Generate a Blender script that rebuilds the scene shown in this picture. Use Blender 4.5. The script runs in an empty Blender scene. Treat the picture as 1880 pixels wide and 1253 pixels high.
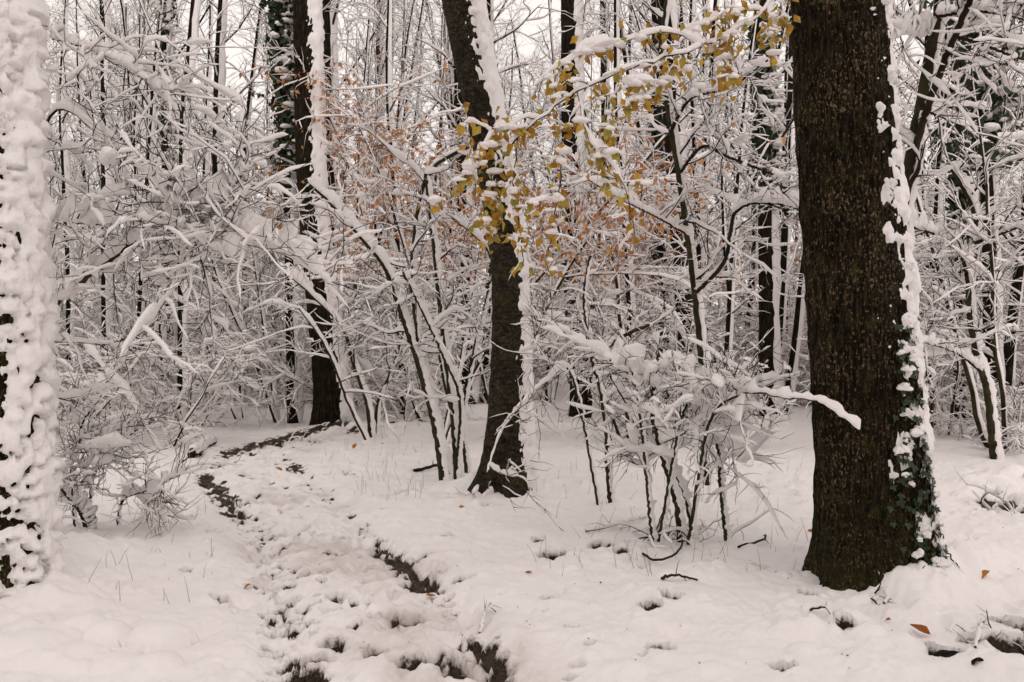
import bpy, math
import numpy as np
from mathutils import Vector

# ------------------------------------------------------------------ camera, sky, sun, exposure
scene = bpy.context.scene
COL = scene.collection
F = 1828.0            # focal length in photograph pixels (35 mm on 36 mm, 1880 px wide)
HZ = 600.0            # horizon row in the photograph
CH = 1.6              # eye height
cam_d = bpy.data.cameras.new('camera')
cam_d.sensor_width = 36.0
cam_d.lens = 35.0
cam_d.shift_y = -26.5 / 1880.0
cam_d.clip_start = 0.05
cam_d.clip_end = 2000.0
cam = bpy.data.objects.new('camera', cam_d)
cam.location = (0, 0, CH)
cam.rotation_euler = (math.radians(90), 0, 0)
COL.objects.link(cam)
scene.camera = cam

world = bpy.data.worlds.new('World')
scene.world = world
world.use_nodes = True
wn = world.node_tree
for n in list(wn.nodes):
    wn.nodes.remove(n)
SUN_EL, SUN_AZ = math.radians(46), math.radians(155)
sky = wn.nodes.new('ShaderNodeTexSky')
sky.sky_type = 'NISHITA'
sky.sun_disc = False
sky.sun_elevation = SUN_EL
sky.sun_rotation = SUN_AZ
sky.dust_density = 1.0
sky.air_density = 1.0
hsv = wn.nodes.new('ShaderNodeHueSaturation')
hsv.inputs['Saturation'].default_value = 0.25
tint = wn.nodes.new('ShaderNodeMixRGB')             # an even layer of cloud in front of the clear sky
tint.blend_type = 'MIX'
tint.inputs[0].default_value = 0.85
tint.inputs[2].default_value = (13.0, 11.9, 11.3, 1)
bg = wn.nodes.new('ShaderNodeBackground')
bg.inputs['Strength'].default_value = 0.15
wo = wn.nodes.new('ShaderNodeOutputWorld')
wn.links.new(sky.outputs[0], hsv.inputs['Color'])
wn.links.new(hsv.outputs[0], tint.inputs[1])
wn.links.new(tint.outputs[0], bg.inputs['Color'])
wn.links.new(bg.outputs[0], wo.inputs[0])

sun_d = bpy.data.lights.new('sun', 'SUN')
sun_d.energy = 1.1
sun_d.angle = math.radians(40)
sun_d.color = (1.0, 0.905, 0.85)
sun = bpy.data.objects.new('sun', sun_d)
sdir = Vector((math.sin(SUN_AZ) * math.cos(SUN_EL), math.cos(SUN_AZ) * math.cos(SUN_EL), math.sin(SUN_EL)))
sun.rotation_euler = (-sdir).to_track_quat('-Z', 'Y').to_euler()
sun.location = (0, 0, 30)
COL.objects.link(sun)

scene.view_settings.view_transform = 'Standard'
scene.view_settings.look = 'None'
scene.view_settings.exposure = -0.71
scene.view_settings.gamma = 1.0
scene.view_settings.use_curve_mapping = False
scene.cycles.use_denoising = True
world.cycles.sampling_method = 'NONE'      # the cloud layer is even: nothing to aim at
scene.cycles.max_bounces = 8
scene.cycles.diffuse_bounces = 8
scene.cycles.caustics_reflective = False
scene.cycles.caustics_refractive = False

# ------------------------------------------------------------------ numeric helpers
rng = np.random.default_rng(7)


def _hash(ix, iy, iz, seed):
    h = (ix.astype(np.uint32) * np.uint32(374761393) + iy.astype(np.uint32) * np.uint32(668265263)
         + iz.astype(np.uint32) * np.uint32(2147483647 & 0x5bd1e995) + np.uint32((seed * 974711) & 0xffffffff))
    h = (h ^ (h >> np.uint32(13))) * np.uint32(1274126177)
    h = (h ^ (h >> np.uint32(15))) * np.uint32(2246822519)
    h = h ^ (h >> np.uint32(16))
    return h.astype(np.float64) / 4294967295.0 * 2 - 1


def noise3(x, y, z, seed=0):
    fx, fy, fz = np.floor(x), np.floor(y), np.floor(z)
    ix, iy, iz = fx.astype(np.int64), fy.astype(np.int64), fz.astype(np.int64)
    tx, ty, tz = x - fx, y - fy, z - fz
    tx = tx * tx * (3 - 2 * tx); ty = ty * ty * (3 - 2 * ty); tz = tz * tz * (3 - 2 * tz)
    out = 0
    for dz in (0, 1):
        wz = tz if dz else 1 - tz
        for dy in (0, 1):
            wy = ty if dy else 1 - ty
            for dx in (0, 1):
                wx = tx if dx else 1 - tx
                out = out + _hash(ix + dx, iy + dy, iz + dz, seed) * (wx * wy * wz)
    return out


def noise2(x, y, seed=0):
    fx, fy = np.floor(x), np.floor(y)
    ix, iy = fx.astype(np.int64), fy.astype(np.int64)
    z = np.zeros_like(ix)
    tx, ty = x - fx, y - fy
    tx = tx * tx * (3 - 2 * tx); ty = ty * ty * (3 - 2 * ty)
    return (_hash(ix, iy, z, seed) * (1 - tx) * (1 - ty) + _hash(ix + 1, iy, z, seed) * tx * (1 - ty)
            + _hash(ix, iy + 1, z, seed) * (1 - tx) * ty + _hash(ix + 1, iy + 1, z, seed) * tx * ty)


def fbm2(x, y, o=3, seed=0):
    a, s, t = 1.0, 0.0, 0.0
    for i in range(o):
        s = s + a * noise2(x * 2 ** i + 17.3 * i, y * 2 ** i - 9.1 * i, seed + i)
        t += a
        a *= 0.5
    return s / t


def sstep(a, b, x):
    t = np.clip((x - a) / (b - a), 0, 1)
    return t * t * (3 - 2 * t)


def unit(v):
    return v / np.maximum(np.linalg.norm(v, axis=-1, keepdims=True), 1e-9)


def P(px, py, d):
    """the point that stands d metres away at that place of the photograph"""
    return np.array([(px - 940.0) / F * d, d, CH - (py - HZ) / F * d])


def spline(pts, n):
    """n points along a Catmull-Rom curve through the rows of pts, evenly by length"""
    p = np.asarray(pts, float)
    if len(p) == 2:
        return p[0] + (p[1] - p[0]) * np.linspace(0, 1, n)[:, None]
    q = np.vstack([2 * p[0] - p[1], p, 2 * p[-1] - p[-2]])
    out = []
    for i in range(1, len(q) - 2):
        t = np.linspace(0, 1, 24, endpoint=False)[:, None]
        a, b, c, d = q[i - 1], q[i], q[i + 1], q[i + 2]
        out.append(0.5 * (2 * b + (c - a) * t + (2 * a - 5 * b + 4 * c - d) * t * t + (3 * b - a - 3 * c + d) * t ** 3))
    c = np.vstack(out + [p[-1:]])
    s = np.concatenate([[0], np.cumsum(np.linalg.norm(np.diff(c[:, :3], axis=0), axis=1))])
    u = np.linspace(0, s[-1], n)
    return np.stack([np.interp(u, s, c[:, k]) for k in range(c.shape[1])], 1)


# ------------------------------------------------------------------ mesh helpers
class Geo:
    """collects quads and triangles"""

    def __init__(self):
        self.v, self.q, self.t, self.n = [], [], [], 0
        self.mq, self.mt, self.mi = [], [], 0

    def add(self, v, q=None, t=None):
        v = np.asarray(v, float).reshape(-1, 3)
        if q is not None and len(q):
            self.q.append(np.asarray(q, np.int64).reshape(-1, 4) + self.n)
            self.mq.append(np.full(len(self.q[-1]), self.mi, np.int32))
        if t is not None and len(t):
            self.t.append(np.asarray(t, np.int64).reshape(-1, 3) + self.n)
            self.mt.append(np.full(len(self.t[-1]), self.mi, np.int32))
        self.v.append(v)
        self.n += len(v)

    def mesh(self, name, mats, offset=(0, 0, 0), smooth=True):
        me = bpy.data.meshes.new(name)
        V = (np.vstack(self.v) if self.v else np.zeros((0, 3))) - np.asarray(offset, float)
        Q = np.vstack(self.q) if self.q else np.zeros((0, 4), np.int64)
        T = np.vstack(self.t) if self.t else np.zeros((0, 3), np.int64)
        me.vertices.add(len(V))
        me.vertices.foreach_set('co', V.astype(np.float32).ravel())
        loops = np.concatenate([Q.ravel(), T.ravel()]).astype(np.int32)
        me.loops.add(len(loops))
        me.loops.foreach_set('vertex_index', loops)
        npol = len(Q) + len(T)
        me.polygons.add(npol)
        st = np.concatenate([np.arange(len(Q)) * 4, len(Q) * 4 + np.arange(len(T)) * 3]).astype(np.int32)
        me.polygons.foreach_set('loop_start', st)
        me.polygons.foreach_set('use_smooth', np.full(npol, smooth))
        for m in (mats if isinstance(mats, (list, tuple)) else [mats]):
            me.materials.append(m)
        me.polygons.foreach_set('material_index', np.concatenate(self.mq + self.mt + [np.zeros(0, np.int32)]).astype(np.int32))
        me.update(calc_edges=True)
        return me


def link(name, data, parent=None, loc=(0, 0, 0), kind=None):
    o = bpy.data.objects.new(name, data)
    COL.objects.link(o)
    o.location = loc
    if parent is not None:
        o.parent = parent
    if kind:
        o['kind'] = kind
    return o


def thing(name, label, cat, loc=(0, 0, 0), group=None):
    o = link(name, None, None, loc)
    o.empty_display_size = 0.1
    o['label'] = label
    o['category'] = cat
    if group:
        o['group'] = group
    return o


def tag(o, label, cat, group=None):
    o['label'] = label
    o['category'] = cat
    if group:
        o['group'] = group
    return o


# ------------------------------------------------------------------ materials
def new_mat(name):
    m = bpy.data.materials.new(name)
    m.use_nodes = True
    nt = m.node_tree
    b = nt.nodes['Principled BSDF']
    return m, nt, b


def N(nt, kind, **kw):
    n = nt.nodes.new(kind)
    for k, v in kw.items():
        if k in n.inputs:
            n.inputs[k].default_value = v
        else:
            setattr(n, k, v)
    return n


def ramp(nt, fac, stops):
    r = nt.nodes.new('ShaderNodeValToRGB')
    el = r.color_ramp.elements
    while len(el) > 1:
        el.remove(el[-1])
    el[0].position, el[0].color = stops[0][0], (*stops[0][1], 1)
    for p, c in stops[1:]:
        e = el.new(p)
        e.color = (*c, 1)
    nt.links.new(fac, r.inputs[0])
    return r


SNOW_C = (0.88, 0.845, 0.838)


def snow_material(name, scale, strength):
    m, nt, b = new_mat(name)
    b.inputs['Base Color'].default_value = (*SNOW_C, 1)
    b.inputs['Roughness'].default_value = 0.75
    b.inputs['Specular IOR Level'].default_value = 0.15
    tc = N(nt, 'ShaderNodeNewGeometry')
    n1 = N(nt, 'ShaderNodeTexNoise', Scale=scale, Detail=4.0, Roughness=0.65)
    bp = N(nt, 'ShaderNodeBump', Strength=strength, Distance=0.02)
    nt.links.new(tc.outputs['Position'], n1.inputs['Vector'])
    nt.links.new(n1.outputs['Fac'], bp.inputs['Height'])
    nt.links.new(bp.outputs[0], b.inputs['Normal'])
    return m


M_SNOW = snow_material('snow_soft', 45, 0.6)
M_SNOW_F, _nt, _b = new_mat('snow_plain')
_b.inputs['Base Color'].default_value = (*SNOW_C, 1)
_b.inputs['Roughness'].default_value = 0.8
_b.inputs['Specular IOR Level'].default_value = 0.0
M_SNOW_T = snow_material('snow_trunk', 38, 0.6)


def bark_material(name, c_dark, c_mid, c_light, lichen=0.0, moss=0.0, zs=0.16, bump=0.9, scale=34, foot=0.0):
    m, nt, b = new_mat(name)
    L = nt.links.new
    tc = N(nt, 'ShaderNodeTexCoord')
    mp = N(nt, 'ShaderNodeMapping')
    mp.inputs['Scale'].default_value = (1, 1, zs)
    L(tc.outputs['Object'], mp.inputs['Vector'])
    n1 = N(nt, 'ShaderNodeTexNoise', Scale=scale, Detail=6.0, Roughness=0.62, Distortion=0.35)
    L(mp.outputs[0], n1.inputs['Vector'])
    r1 = ramp(nt, n1.outputs['Fac'], [(0.36, c_dark), (0.52, c_mid), (0.72, c_light)])
    col = r1.outputs[0]
    n2 = N(nt, 'ShaderNodeTexNoise', Scale=2.6, Detail=3.0)
    L(tc.outputs['Object'], n2.inputs['Vector'])
    if lichen > 0:
        n3 = N(nt, 'ShaderNodeTexNoise', Scale=70.0, Detail=3.0, Roughness=0.75)
        mp3 = N(nt, 'ShaderNodeMapping')
        mp3.inputs['Scale'].default_value = (1, 1, 0.55)
        L(tc.outputs['Object'], mp3.inputs['Vector'])
        L(mp3.outputs[0], n3.inputs['Vector'])
        ad = N(nt, 'ShaderNodeMath', operation='MULTIPLY')
        L(n3.outputs['Fac'], ad.inputs[0])
        mr = N(nt, 'ShaderNodeMapRange')
        mr.inputs[1].default_value, mr.inputs[2].default_value = 0.35, 0.65
        mr.inputs[3].default_value, mr.inputs[4].default_value = 0.96, 1.08
        L(n2.outputs['Fac'], mr.inputs[0])
        L(mr.outputs[0], ad.inputs[1])
        r3 = ramp(nt, ad.outputs[0], [(0.575, (0, 0, 0)), (0.68, (lichen,) * 3)])
        mx = N(nt, 'ShaderNodeMixRGB')
        L(r3.outputs[0], mx.inputs[0])
        L(col, mx.inputs[1])
        mx.inputs[2].default_value = (0.19, 0.145, 0.08, 1)
        col = mx.outputs[0]
    if moss > 0:
        n4 = N(nt, 'ShaderNodeTexNoise', Scale=9.0, Detail=5.0, Roughness=0.7)
        L(tc.outputs['Object'], n4.inputs['Vector'])
        r4 = ramp(nt, n4.outputs['Fac'], [(0.52, (0, 0, 0)), (0.68, (moss,) * 3)])
        mx = N(nt, 'ShaderNodeMixRGB')
        L(r4.outputs[0], mx.inputs[0])
        L(col, mx.inputs[1])
        mx.inputs[2].default_value = (0.042, 0.046, 0.012, 1)
        col = mx.outputs[0]
        if foot > 0:                              # moss climbing from the ground
            sx = N(nt, 'ShaderNodeSeparateXYZ')
            L(tc.outputs['Object'], sx.inputs[0])
            fm = N(nt, 'ShaderNodeMapRange')
            fm.inputs[1].default_value, fm.inputs[2].default_value = foot, 0.0
            fm.inputs[3].default_value, fm.inputs[4].default_value = 0.0, 0.30
            L(sx.outputs['Z'], fm.inputs[0])
            n5 = N(nt, 'ShaderNodeTexNoise', Scale=48.0, Detail=4.0, Roughness=0.7)
            L(tc.outputs['Object'], n5.inputs['Vector'])
            sm = N(nt, 'ShaderNodeMath', operation='ADD')
            L(fm.outputs[0], sm.inputs[0])
            L(n5.outputs['Fac'], sm.inputs[1])
            r5 = ramp(nt, sm.outputs[0], [(0.66, (0, 0, 0)), (0.9, (0.7,) * 3)])
            m5 = N(nt, 'ShaderNodeMixRGB')
            L(r5.outputs[0], m5.inputs[0])
            L(col, m5.inputs[1])
            m5.inputs[2].default_value = (0.030, 0.030, 0.008, 1)
            col = m5.outputs[0]
    L(col, b.inputs['Base Color'])
    b.inputs['Roughness'].default_value = 0.85
    b.inputs['Specular IOR Level'].default_value = 0.08
    bp = N(nt, 'ShaderNodeBump', Strength=bump, Distance=0.02)
    L(n1.outputs['Fac'], bp.inputs['Height'])
    L(bp.outputs[0], b.inputs['Normal'])
    return m


M_OAK = bark_material('bark_furrowed', (0.0015, 0.001, 0.0007), (0.009, 0.0058, 0.003), (0.05, 0.033, 0.017), lichen=0.8, moss=0.4, zs=0.13, scale=52, bump=1.0, foot=1.1)
M_CHERRY = bark_material('bark_dark_cherry', (0.006, 0.005, 0.004), (0.020, 0.015, 0.011), (0.06, 0.047, 0.036), lichen=0.4, moss=0.5, zs=2.2, scale=14)
M_BARK = bark_material('bark_dark', (0.004, 0.003, 0.002), (0.013, 0.009, 0.006), (0.045, 0.032, 0.021), moss=0.35)
M_RUST = bark_material('bark_rusty', (0.03, 0.012, 0.005), (0.09, 0.03, 0.012), (0.16, 0.07, 0.03))


def twig_material(name, a, b_):
    m, nt, b = new_mat(name)
    tc = N(nt, 'ShaderNodeTexCoord')
    n1 = N(nt, 'ShaderNodeTexNoise', Scale=7.0, Detail=4.0)
    nt.links.new(tc.outputs['Object'], n1.inputs['Vector'])
    r = ramp(nt, n1.outputs['Fac'], [(0.35, a), (0.7, b_)])
    nt.links.new(r.outputs[0], b.inputs['Base Color'])
    b.inputs['Roughness'].default_value = 0.8
    b.inputs['Specular IOR Level'].default_value = 0.1
    return m


M_TWIG = twig_material('bark_twig', (0.012, 0.008, 0.006), (0.040, 0.027, 0.018))
M_TWIG_R = twig_material('bark_twig_reddish', (0.040, 0.022, 0.013), (0.085, 0.05, 0.03))
M_STEM_G = twig_material('bark_greenish', (0.018, 0.016, 0.007), (0.05, 0.045, 0.022))


def leaf_material(name, cols, rough=0.5, trans=0.25):
    m, nt, b = new_mat(name)
    L = nt.links.new
    oi = N(nt, 'ShaderNodeObjectInfo')
    tc = N(nt, 'ShaderNodeTexCoord')
    n1 = N(nt, 'ShaderNodeTexNoise', Scale=38.0, Detail=3.0)
    L(tc.outputs['Object'], n1.inputs['Vector'])
    geo = N(nt, 'ShaderNodeNewGeometry')
    a = N(nt, 'ShaderNodeMath', operation='ADD')
    L(oi.outputs['Random'], a.inputs[0])
    L(geo.outputs['Random Per Island'], a.inputs[1])
    f = N(nt, 'ShaderNodeMath', operation='FRACT')
    L(a.outputs[0], f.inputs[0])
    mm = N(nt, 'ShaderNodeMath', operation='MULTIPLY_ADD')
    L(n1.outputs['Fac'], mm.inputs[0])
    mm.inputs[1].default_value = 0.5
    L(f.outputs[0], mm.inputs[2])
    sb = N(nt, 'ShaderNodeMath', operation='SUBTRACT')
    L(mm.outputs[0], sb.inputs[0])
    sb.inputs[1].default_value = 0.25
    k = len(cols)
    r = ramp(nt, sb.outputs[0], [(i / max(k - 1, 1), c) for i, c in enumerate(cols)])
    L(r.outputs[0], b.inputs['Base Color'])
    b.inputs['Roughness'].default_value = rough
    b.inputs['Specular IOR Level'].default_value = 0.3
    tr = N(nt, 'ShaderNodeBsdfTranslucent')
    L(r.outputs[0], tr.inputs['Color'])
    mx = N(nt, 'ShaderNodeMixShader')
    mx.inputs[0].default_value = trans
    L(b.outputs[0], mx.inputs[1])
    L(tr.outputs[0], mx.inputs[2])
    L(mx.outputs[0], nt.nodes['Material Output'].inputs['Surface'])
    return m


M_GOLD = leaf_material('leaf_golden', [(0.22, 0.09, 0.02), (0.54, 0.33, 0.04), (0.30, 0.15, 0.02), (0.46, 0.26, 0.025), (0.50, 0.39, 0.07), (0.22, 0.21, 0.04), (0.48, 0.27, 0.05)])
M_ORANGE = leaf_material('leaf_orange', [(0.36, 0.13, 0.03), (0.56, 0.25, 0.08), (0.46, 0.21, 0.09), (0.62, 0.36, 0.18)])
M_FALLEN = leaf_material('leaf_fallen', [(0.26, 0.075, 0.012), (0.42, 0.17, 0.02), (0.30, 0.11, 0.02)])
M_IVY = leaf_material('leaf_ivy', [(0.010, 0.020, 0.006), (0.020, 0.038, 0.009), (0.012, 0.026, 0.008), (0.028, 0.044, 0.011)], rough=0.35, trans=0.1)
M_GRASS = twig_material('dry_grass', (0.10, 0.065, 0.04), (0.20, 0.13, 0.08))


def ground_material():
    m, nt, b = new_mat('snow_and_mud')
    L = nt.links.new
    at = N(nt, 'ShaderNodeAttribute', attribute_name='mud')
    geo = N(nt, 'ShaderNodeNewGeometry')
    n1 = N(nt, 'ShaderNodeTexNoise', Scale=22.0, Detail=6.0, Roughness=0.7)
    n2 = N(nt, 'ShaderNodeTexNoise', Scale=75.0, Detail=5.0, Roughness=0.75)
    n3 = N(nt, 'ShaderNodeTexNoise', Scale=9.0, Detail=3.0)
    for n in (n1, n2, n3):
        L(geo.outputs['Position'], n.inputs['Vector'])
    ma = N(nt, 'ShaderNodeMath', operation='MULTIPLY_ADD')
    L(n1.outputs['Fac'], ma.inputs[0])
    ma.inputs[1].default_value = 0.9
    L(at.outputs['Fac'], ma.inputs[2])
    rm = ramp(nt, ma.outputs[0], [(0.76, (0, 0, 0)), (0.86, (0.35, 0.35, 0.35)), (0.98, (1, 1, 1))])
    mud = ramp(nt, n2.outputs['Fac'], [(0.38, (0.006, 0.0035, 0.002)), (0.52, (0.030, 0.018, 0.010)), (0.66, (0.10, 0.058, 0.026))])
    # trodden, dirt-stained snow
    at2 = N(nt, 'ShaderNodeAttribute', attribute_name='dirt')
    md = N(nt, 'ShaderNodeMath', operation='MULTIPLY')
    L(at2.outputs['Fac'], md.inputs[0])
    L(n3.outputs['Fac'], md.inputs[1])
    sn = N(nt, 'ShaderNodeMixRGB')
    L(md.outputs[0], sn.inputs[0])
    sn.inputs[1].default_value = (*SNOW_C, 1)
    sn.inputs[2].default_value = (0.30, 0.22, 0.15, 1)
    mx = N(nt, 'ShaderNodeMixRGB')
    L(rm.outputs[0], mx.inputs[0])
    L(sn.outputs[0], mx.inputs[1])
    L(mud.outputs[0], mx.inputs[2])
    L(mx.outputs[0], b.inputs['Base Color'])
    rr = N(nt, 'ShaderNodeMapRange')
    rr.inputs[3].default_value, rr.inputs[4].default_value = 0.75, 0.42
    L(rm.outputs[0], rr.inputs[0])
    L(rr.outputs[0], b.inputs['Roughness'])
    b.inputs['Specular IOR Level'].default_value = 0.2
    ad = N(nt, 'ShaderNodeMath', operation='MULTIPLY_ADD')
    L(n2.outputs['Fac'], ad.inputs[0])
    ad.inputs[1].default_value = 0.5
    L(n1.outputs['Fac'], ad.inputs[2])
    bp = N(nt, 'ShaderNodeBump', Strength=0.35, Distance=0.03)
    L(ad.outputs[0], bp.inputs['Height'])
    L(bp.outputs[0], b.inputs['Normal'])
    return m


M_GROUND = ground_material()

# ------------------------------------------------------------------ the ground and the path
RUT_L = spline([(-0.80, 3.0), (-1.02, 4.6), (-1.30, 5.6), (-1.62, 6.6), (-2.02, 7.8), (-2.45, 8.8), (-2.95, 9.9), (-3.35, 10.9),
                (-3.55, 12.0), (-3.62, 12.9), (-3.50, 13.9), (-3.10, 14.9), (-2.3, 15.9), (-1.2, 16.9), (0.6, 18.0)], 260)
RUT_R = spline([(0.45, 3.0), (0.10, 4.1), (-0.09, 4.75), (-0.33, 5.5), (-0.66, 6.4), (-0.95, 7.2), (-1.40, 8.5), (-1.92, 10.0),
                (-2.42, 11.2), (-2.75, 12.2), (-2.78, 13.2), (-2.3, 14.2), (-1.5, 15.1), (-0.4, 16.0), (1.0, 17.0)], 260)
PATH = 0.5 * (RUT_L + RUT_R)
_r = np.random.default_rng(21)
# trodden dents: x, y, radius, depth, mud
DENTS = []
for i in range(330):
    k = _r.integers(8, 215)
    c = PATH[k] + (RUT_R[k] - RUT_L[k]) * _r.normal(0, 0.42)
    DENTS.append((c[0], c[1], _r.uniform(0.03, 0.085), _r.uniform(0.015, 0.05), float(_r.random() < 0.22) * _r.uniform(0.5, 1.0)))
for i in range(420):
    k = _r.integers(5, 215)
    c = PATH[k] + (RUT_R[k] - RUT_L[k]) * _r.normal(0, 0.5)
    DENTS.append((c[0], c[1], _r.uniform(0.012, 0.034), _r.uniform(0.02, 0.04), float(_r.random() < 0.65) * _r.uniform(0.5, 1.1)))
for i in range(60):
    y = _r.uniform(4.0, 13)
    DENTS.append((_r.uniform(-0.3, 0.6) * y * 0.9 + 0.5, y, _r.uniform(0.015, 0.05), _r.uniform(0.01, 0.03), 0.0))
for (px, py, r, dep, mu) in [(1110, 1018, .09, .07, 1.2), (1145, 1030, .05, .06, 1.0), (1012, 1035, .08, .07, 1.0), (990, 1005, .04, .05, .8),
                             (1235, 990, .10, .06, 1.1), (1262, 985, .08, .06, 1.1), (1195, 1140, .05, .05, .9), (1235, 1130, .04, .05, .8), (1565, 1180, .05, .06, .9),
                             (1300, 1055, .05, .05, .8), (1440, 1235, .05, .05, .8), (1700, 1200, .06, .06, 1.1), (1785, 1192, .06, .08, 1.2),
                             (1862, 1200, .13, .10, 1.3), (1850, 1160, .06, .07, 1.1), (1745, 1215, .06, .05, 1.0), (1850, 935, .22, .10, 1.2), (690, 1205, .05, .05, 1.2), (610, 1185, .06, .05, .9),
                             (745, 1145, .06, .05, 1.0), (540, 1155, .045, .05, 1.1), (570, 1210, .06, .05, 1.1), (575, 1240, .06, .04, 1.0), (525, 1105, .03, .04, 1.0),
                             (900, 940, .07, .05, .9), (530, 985, .09, .04, .7), (520, 1010, .05, .04, .8), (1655, 1060, .14, .10, 1.1)]:
    d = CH * F / (py - HZ)
    DENTS.append(((px - 940) / F * d, d, r, dep, mu))
for i in range(6):
    y = _r.uniform(4.4, 8.5)
    DENTS.append((_r.uniform(0.02, 0.52) * y, y, _r.uniform(0.018, 0.05), _r.uniform(0.02, 0.05), _r.uniform(0.7, 1.2)))
BUMPS = []
for (px, py, r, h) in [
                       (40, 1200, .3, .08), (120, 1235, .25, .06), (270, 1240, .16, .07), (90, 1120, .35, .14), (60, 1080, .3, .20),
                       (150, 1040, .28, .13), (1760, 1070, .36, .22), (1705, 1095, .24, .17), (1820, 1040, .45, .12), (1665, 1115, .14, .07), (1660, 1110, .20, .06), (1480, 1180, .14, .06), (1560, 1160, .10, .06),
                       (1600, 1230, .2, .05), (1700, 1150, .18, .07), (1830, 1240, .2, .08), (1240, 930, .3, .10), (1370, 930, .4, .05),
                       (880, 905, .35, .10), (960, 900, .35, .10), (1800, 900, .3, .12), (1850, 890, .3, .16), (1220, 1120, .25, .05), (1270, 1075, .3, .05),
                       (640, 790, .6, .14), (740, 800, .8, .12), (250, 740, 1.2, .2), (560, 1235, .1, .05), (680, 1240, .12, .05)]:
    d = CH * F / (py - HZ)
    BUMPS.append(((px - 940) / F * d, d, r, h))


BALLS = [((px - 940) / F * (CH * F / (py - HZ)), CH * F / (py - HZ), r, h) for (px, py, r, h) in [
    (118, 1190, .16, .08), (160, 1185, .12, .11), (197, 1200, .12, .12), (285, 1195, .15, .10), (243, 1200, .05, .05), (262, 1180, .10, .06), (230, 1170, .09, .06), (140, 1225, .13, .07), (215, 1240, .12, .06), (290, 1240, .11, .07), (60, 1215, .2, .09),
    (1545, 1170, .08, .08), (1590, 1190, .12, .08), (1660, 1200, .12, .07), (1480, 1215, .10, .05), (1760, 1165, .10, .06), (1820, 1245, .10, .08), (1655, 1150, .1, .05),
    (1790, 905, .14, .09), (1835, 905, .16, .11), (1870, 890, .18, .13), (1815, 925, .10, .06), (1850, 930, .12, .08), (1765, 915, .1, .05), (1878, 925, .13, .1), (1215, 1120, .12, .07), (1235, 1085, .1, .06)]]


def dist_to(line, x, y):
    """distance to a polyline (nearest sample; dense enough) and its parameter, for points near it"""
    best = np.full(x.shape, 1e9)
    idx = np.zeros(x.shape, int)
    for i in range(0, len(line) - 1):
        a, b = line[i], line[i + 1]
        ab = b - a
        m = (y > min(a[1], b[1]) - 1.2) & (y < max(a[1], b[1]) + 1.2) & (x > min(a[0], b[0]) - 1.5) & (x < max(a[0], b[0]) + 1.5)
        if not m.any():
            continue
        xm, ym = x[m], y[m]
        t = np.clip(((xm - a[0]) * ab[0] + (ym - a[1]) * ab[1]) / (ab @ ab), 0, 1)
        dd = np.hypot(xm - a[0] - t * ab[0], ym - a[1] - t * ab[1])
        bm = best[m]
        im = idx[m]
        cl = dd < bm
        bm[cl] = dd[cl]
        im[cl] = i
        best[m] = bm
        idx[m] = im
    return best, idx


def base_height(x, y):
    h = 0.16 * fbm2(x * 0.16, y * 0.16, 2, 3) + 0.05 * fbm2(x * 0.7, y * 0.7, 2, 5)
    far = sstep(18, 40, y)
    return h * (0.55 + 1.2 * far) + 0.25 * far


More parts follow.
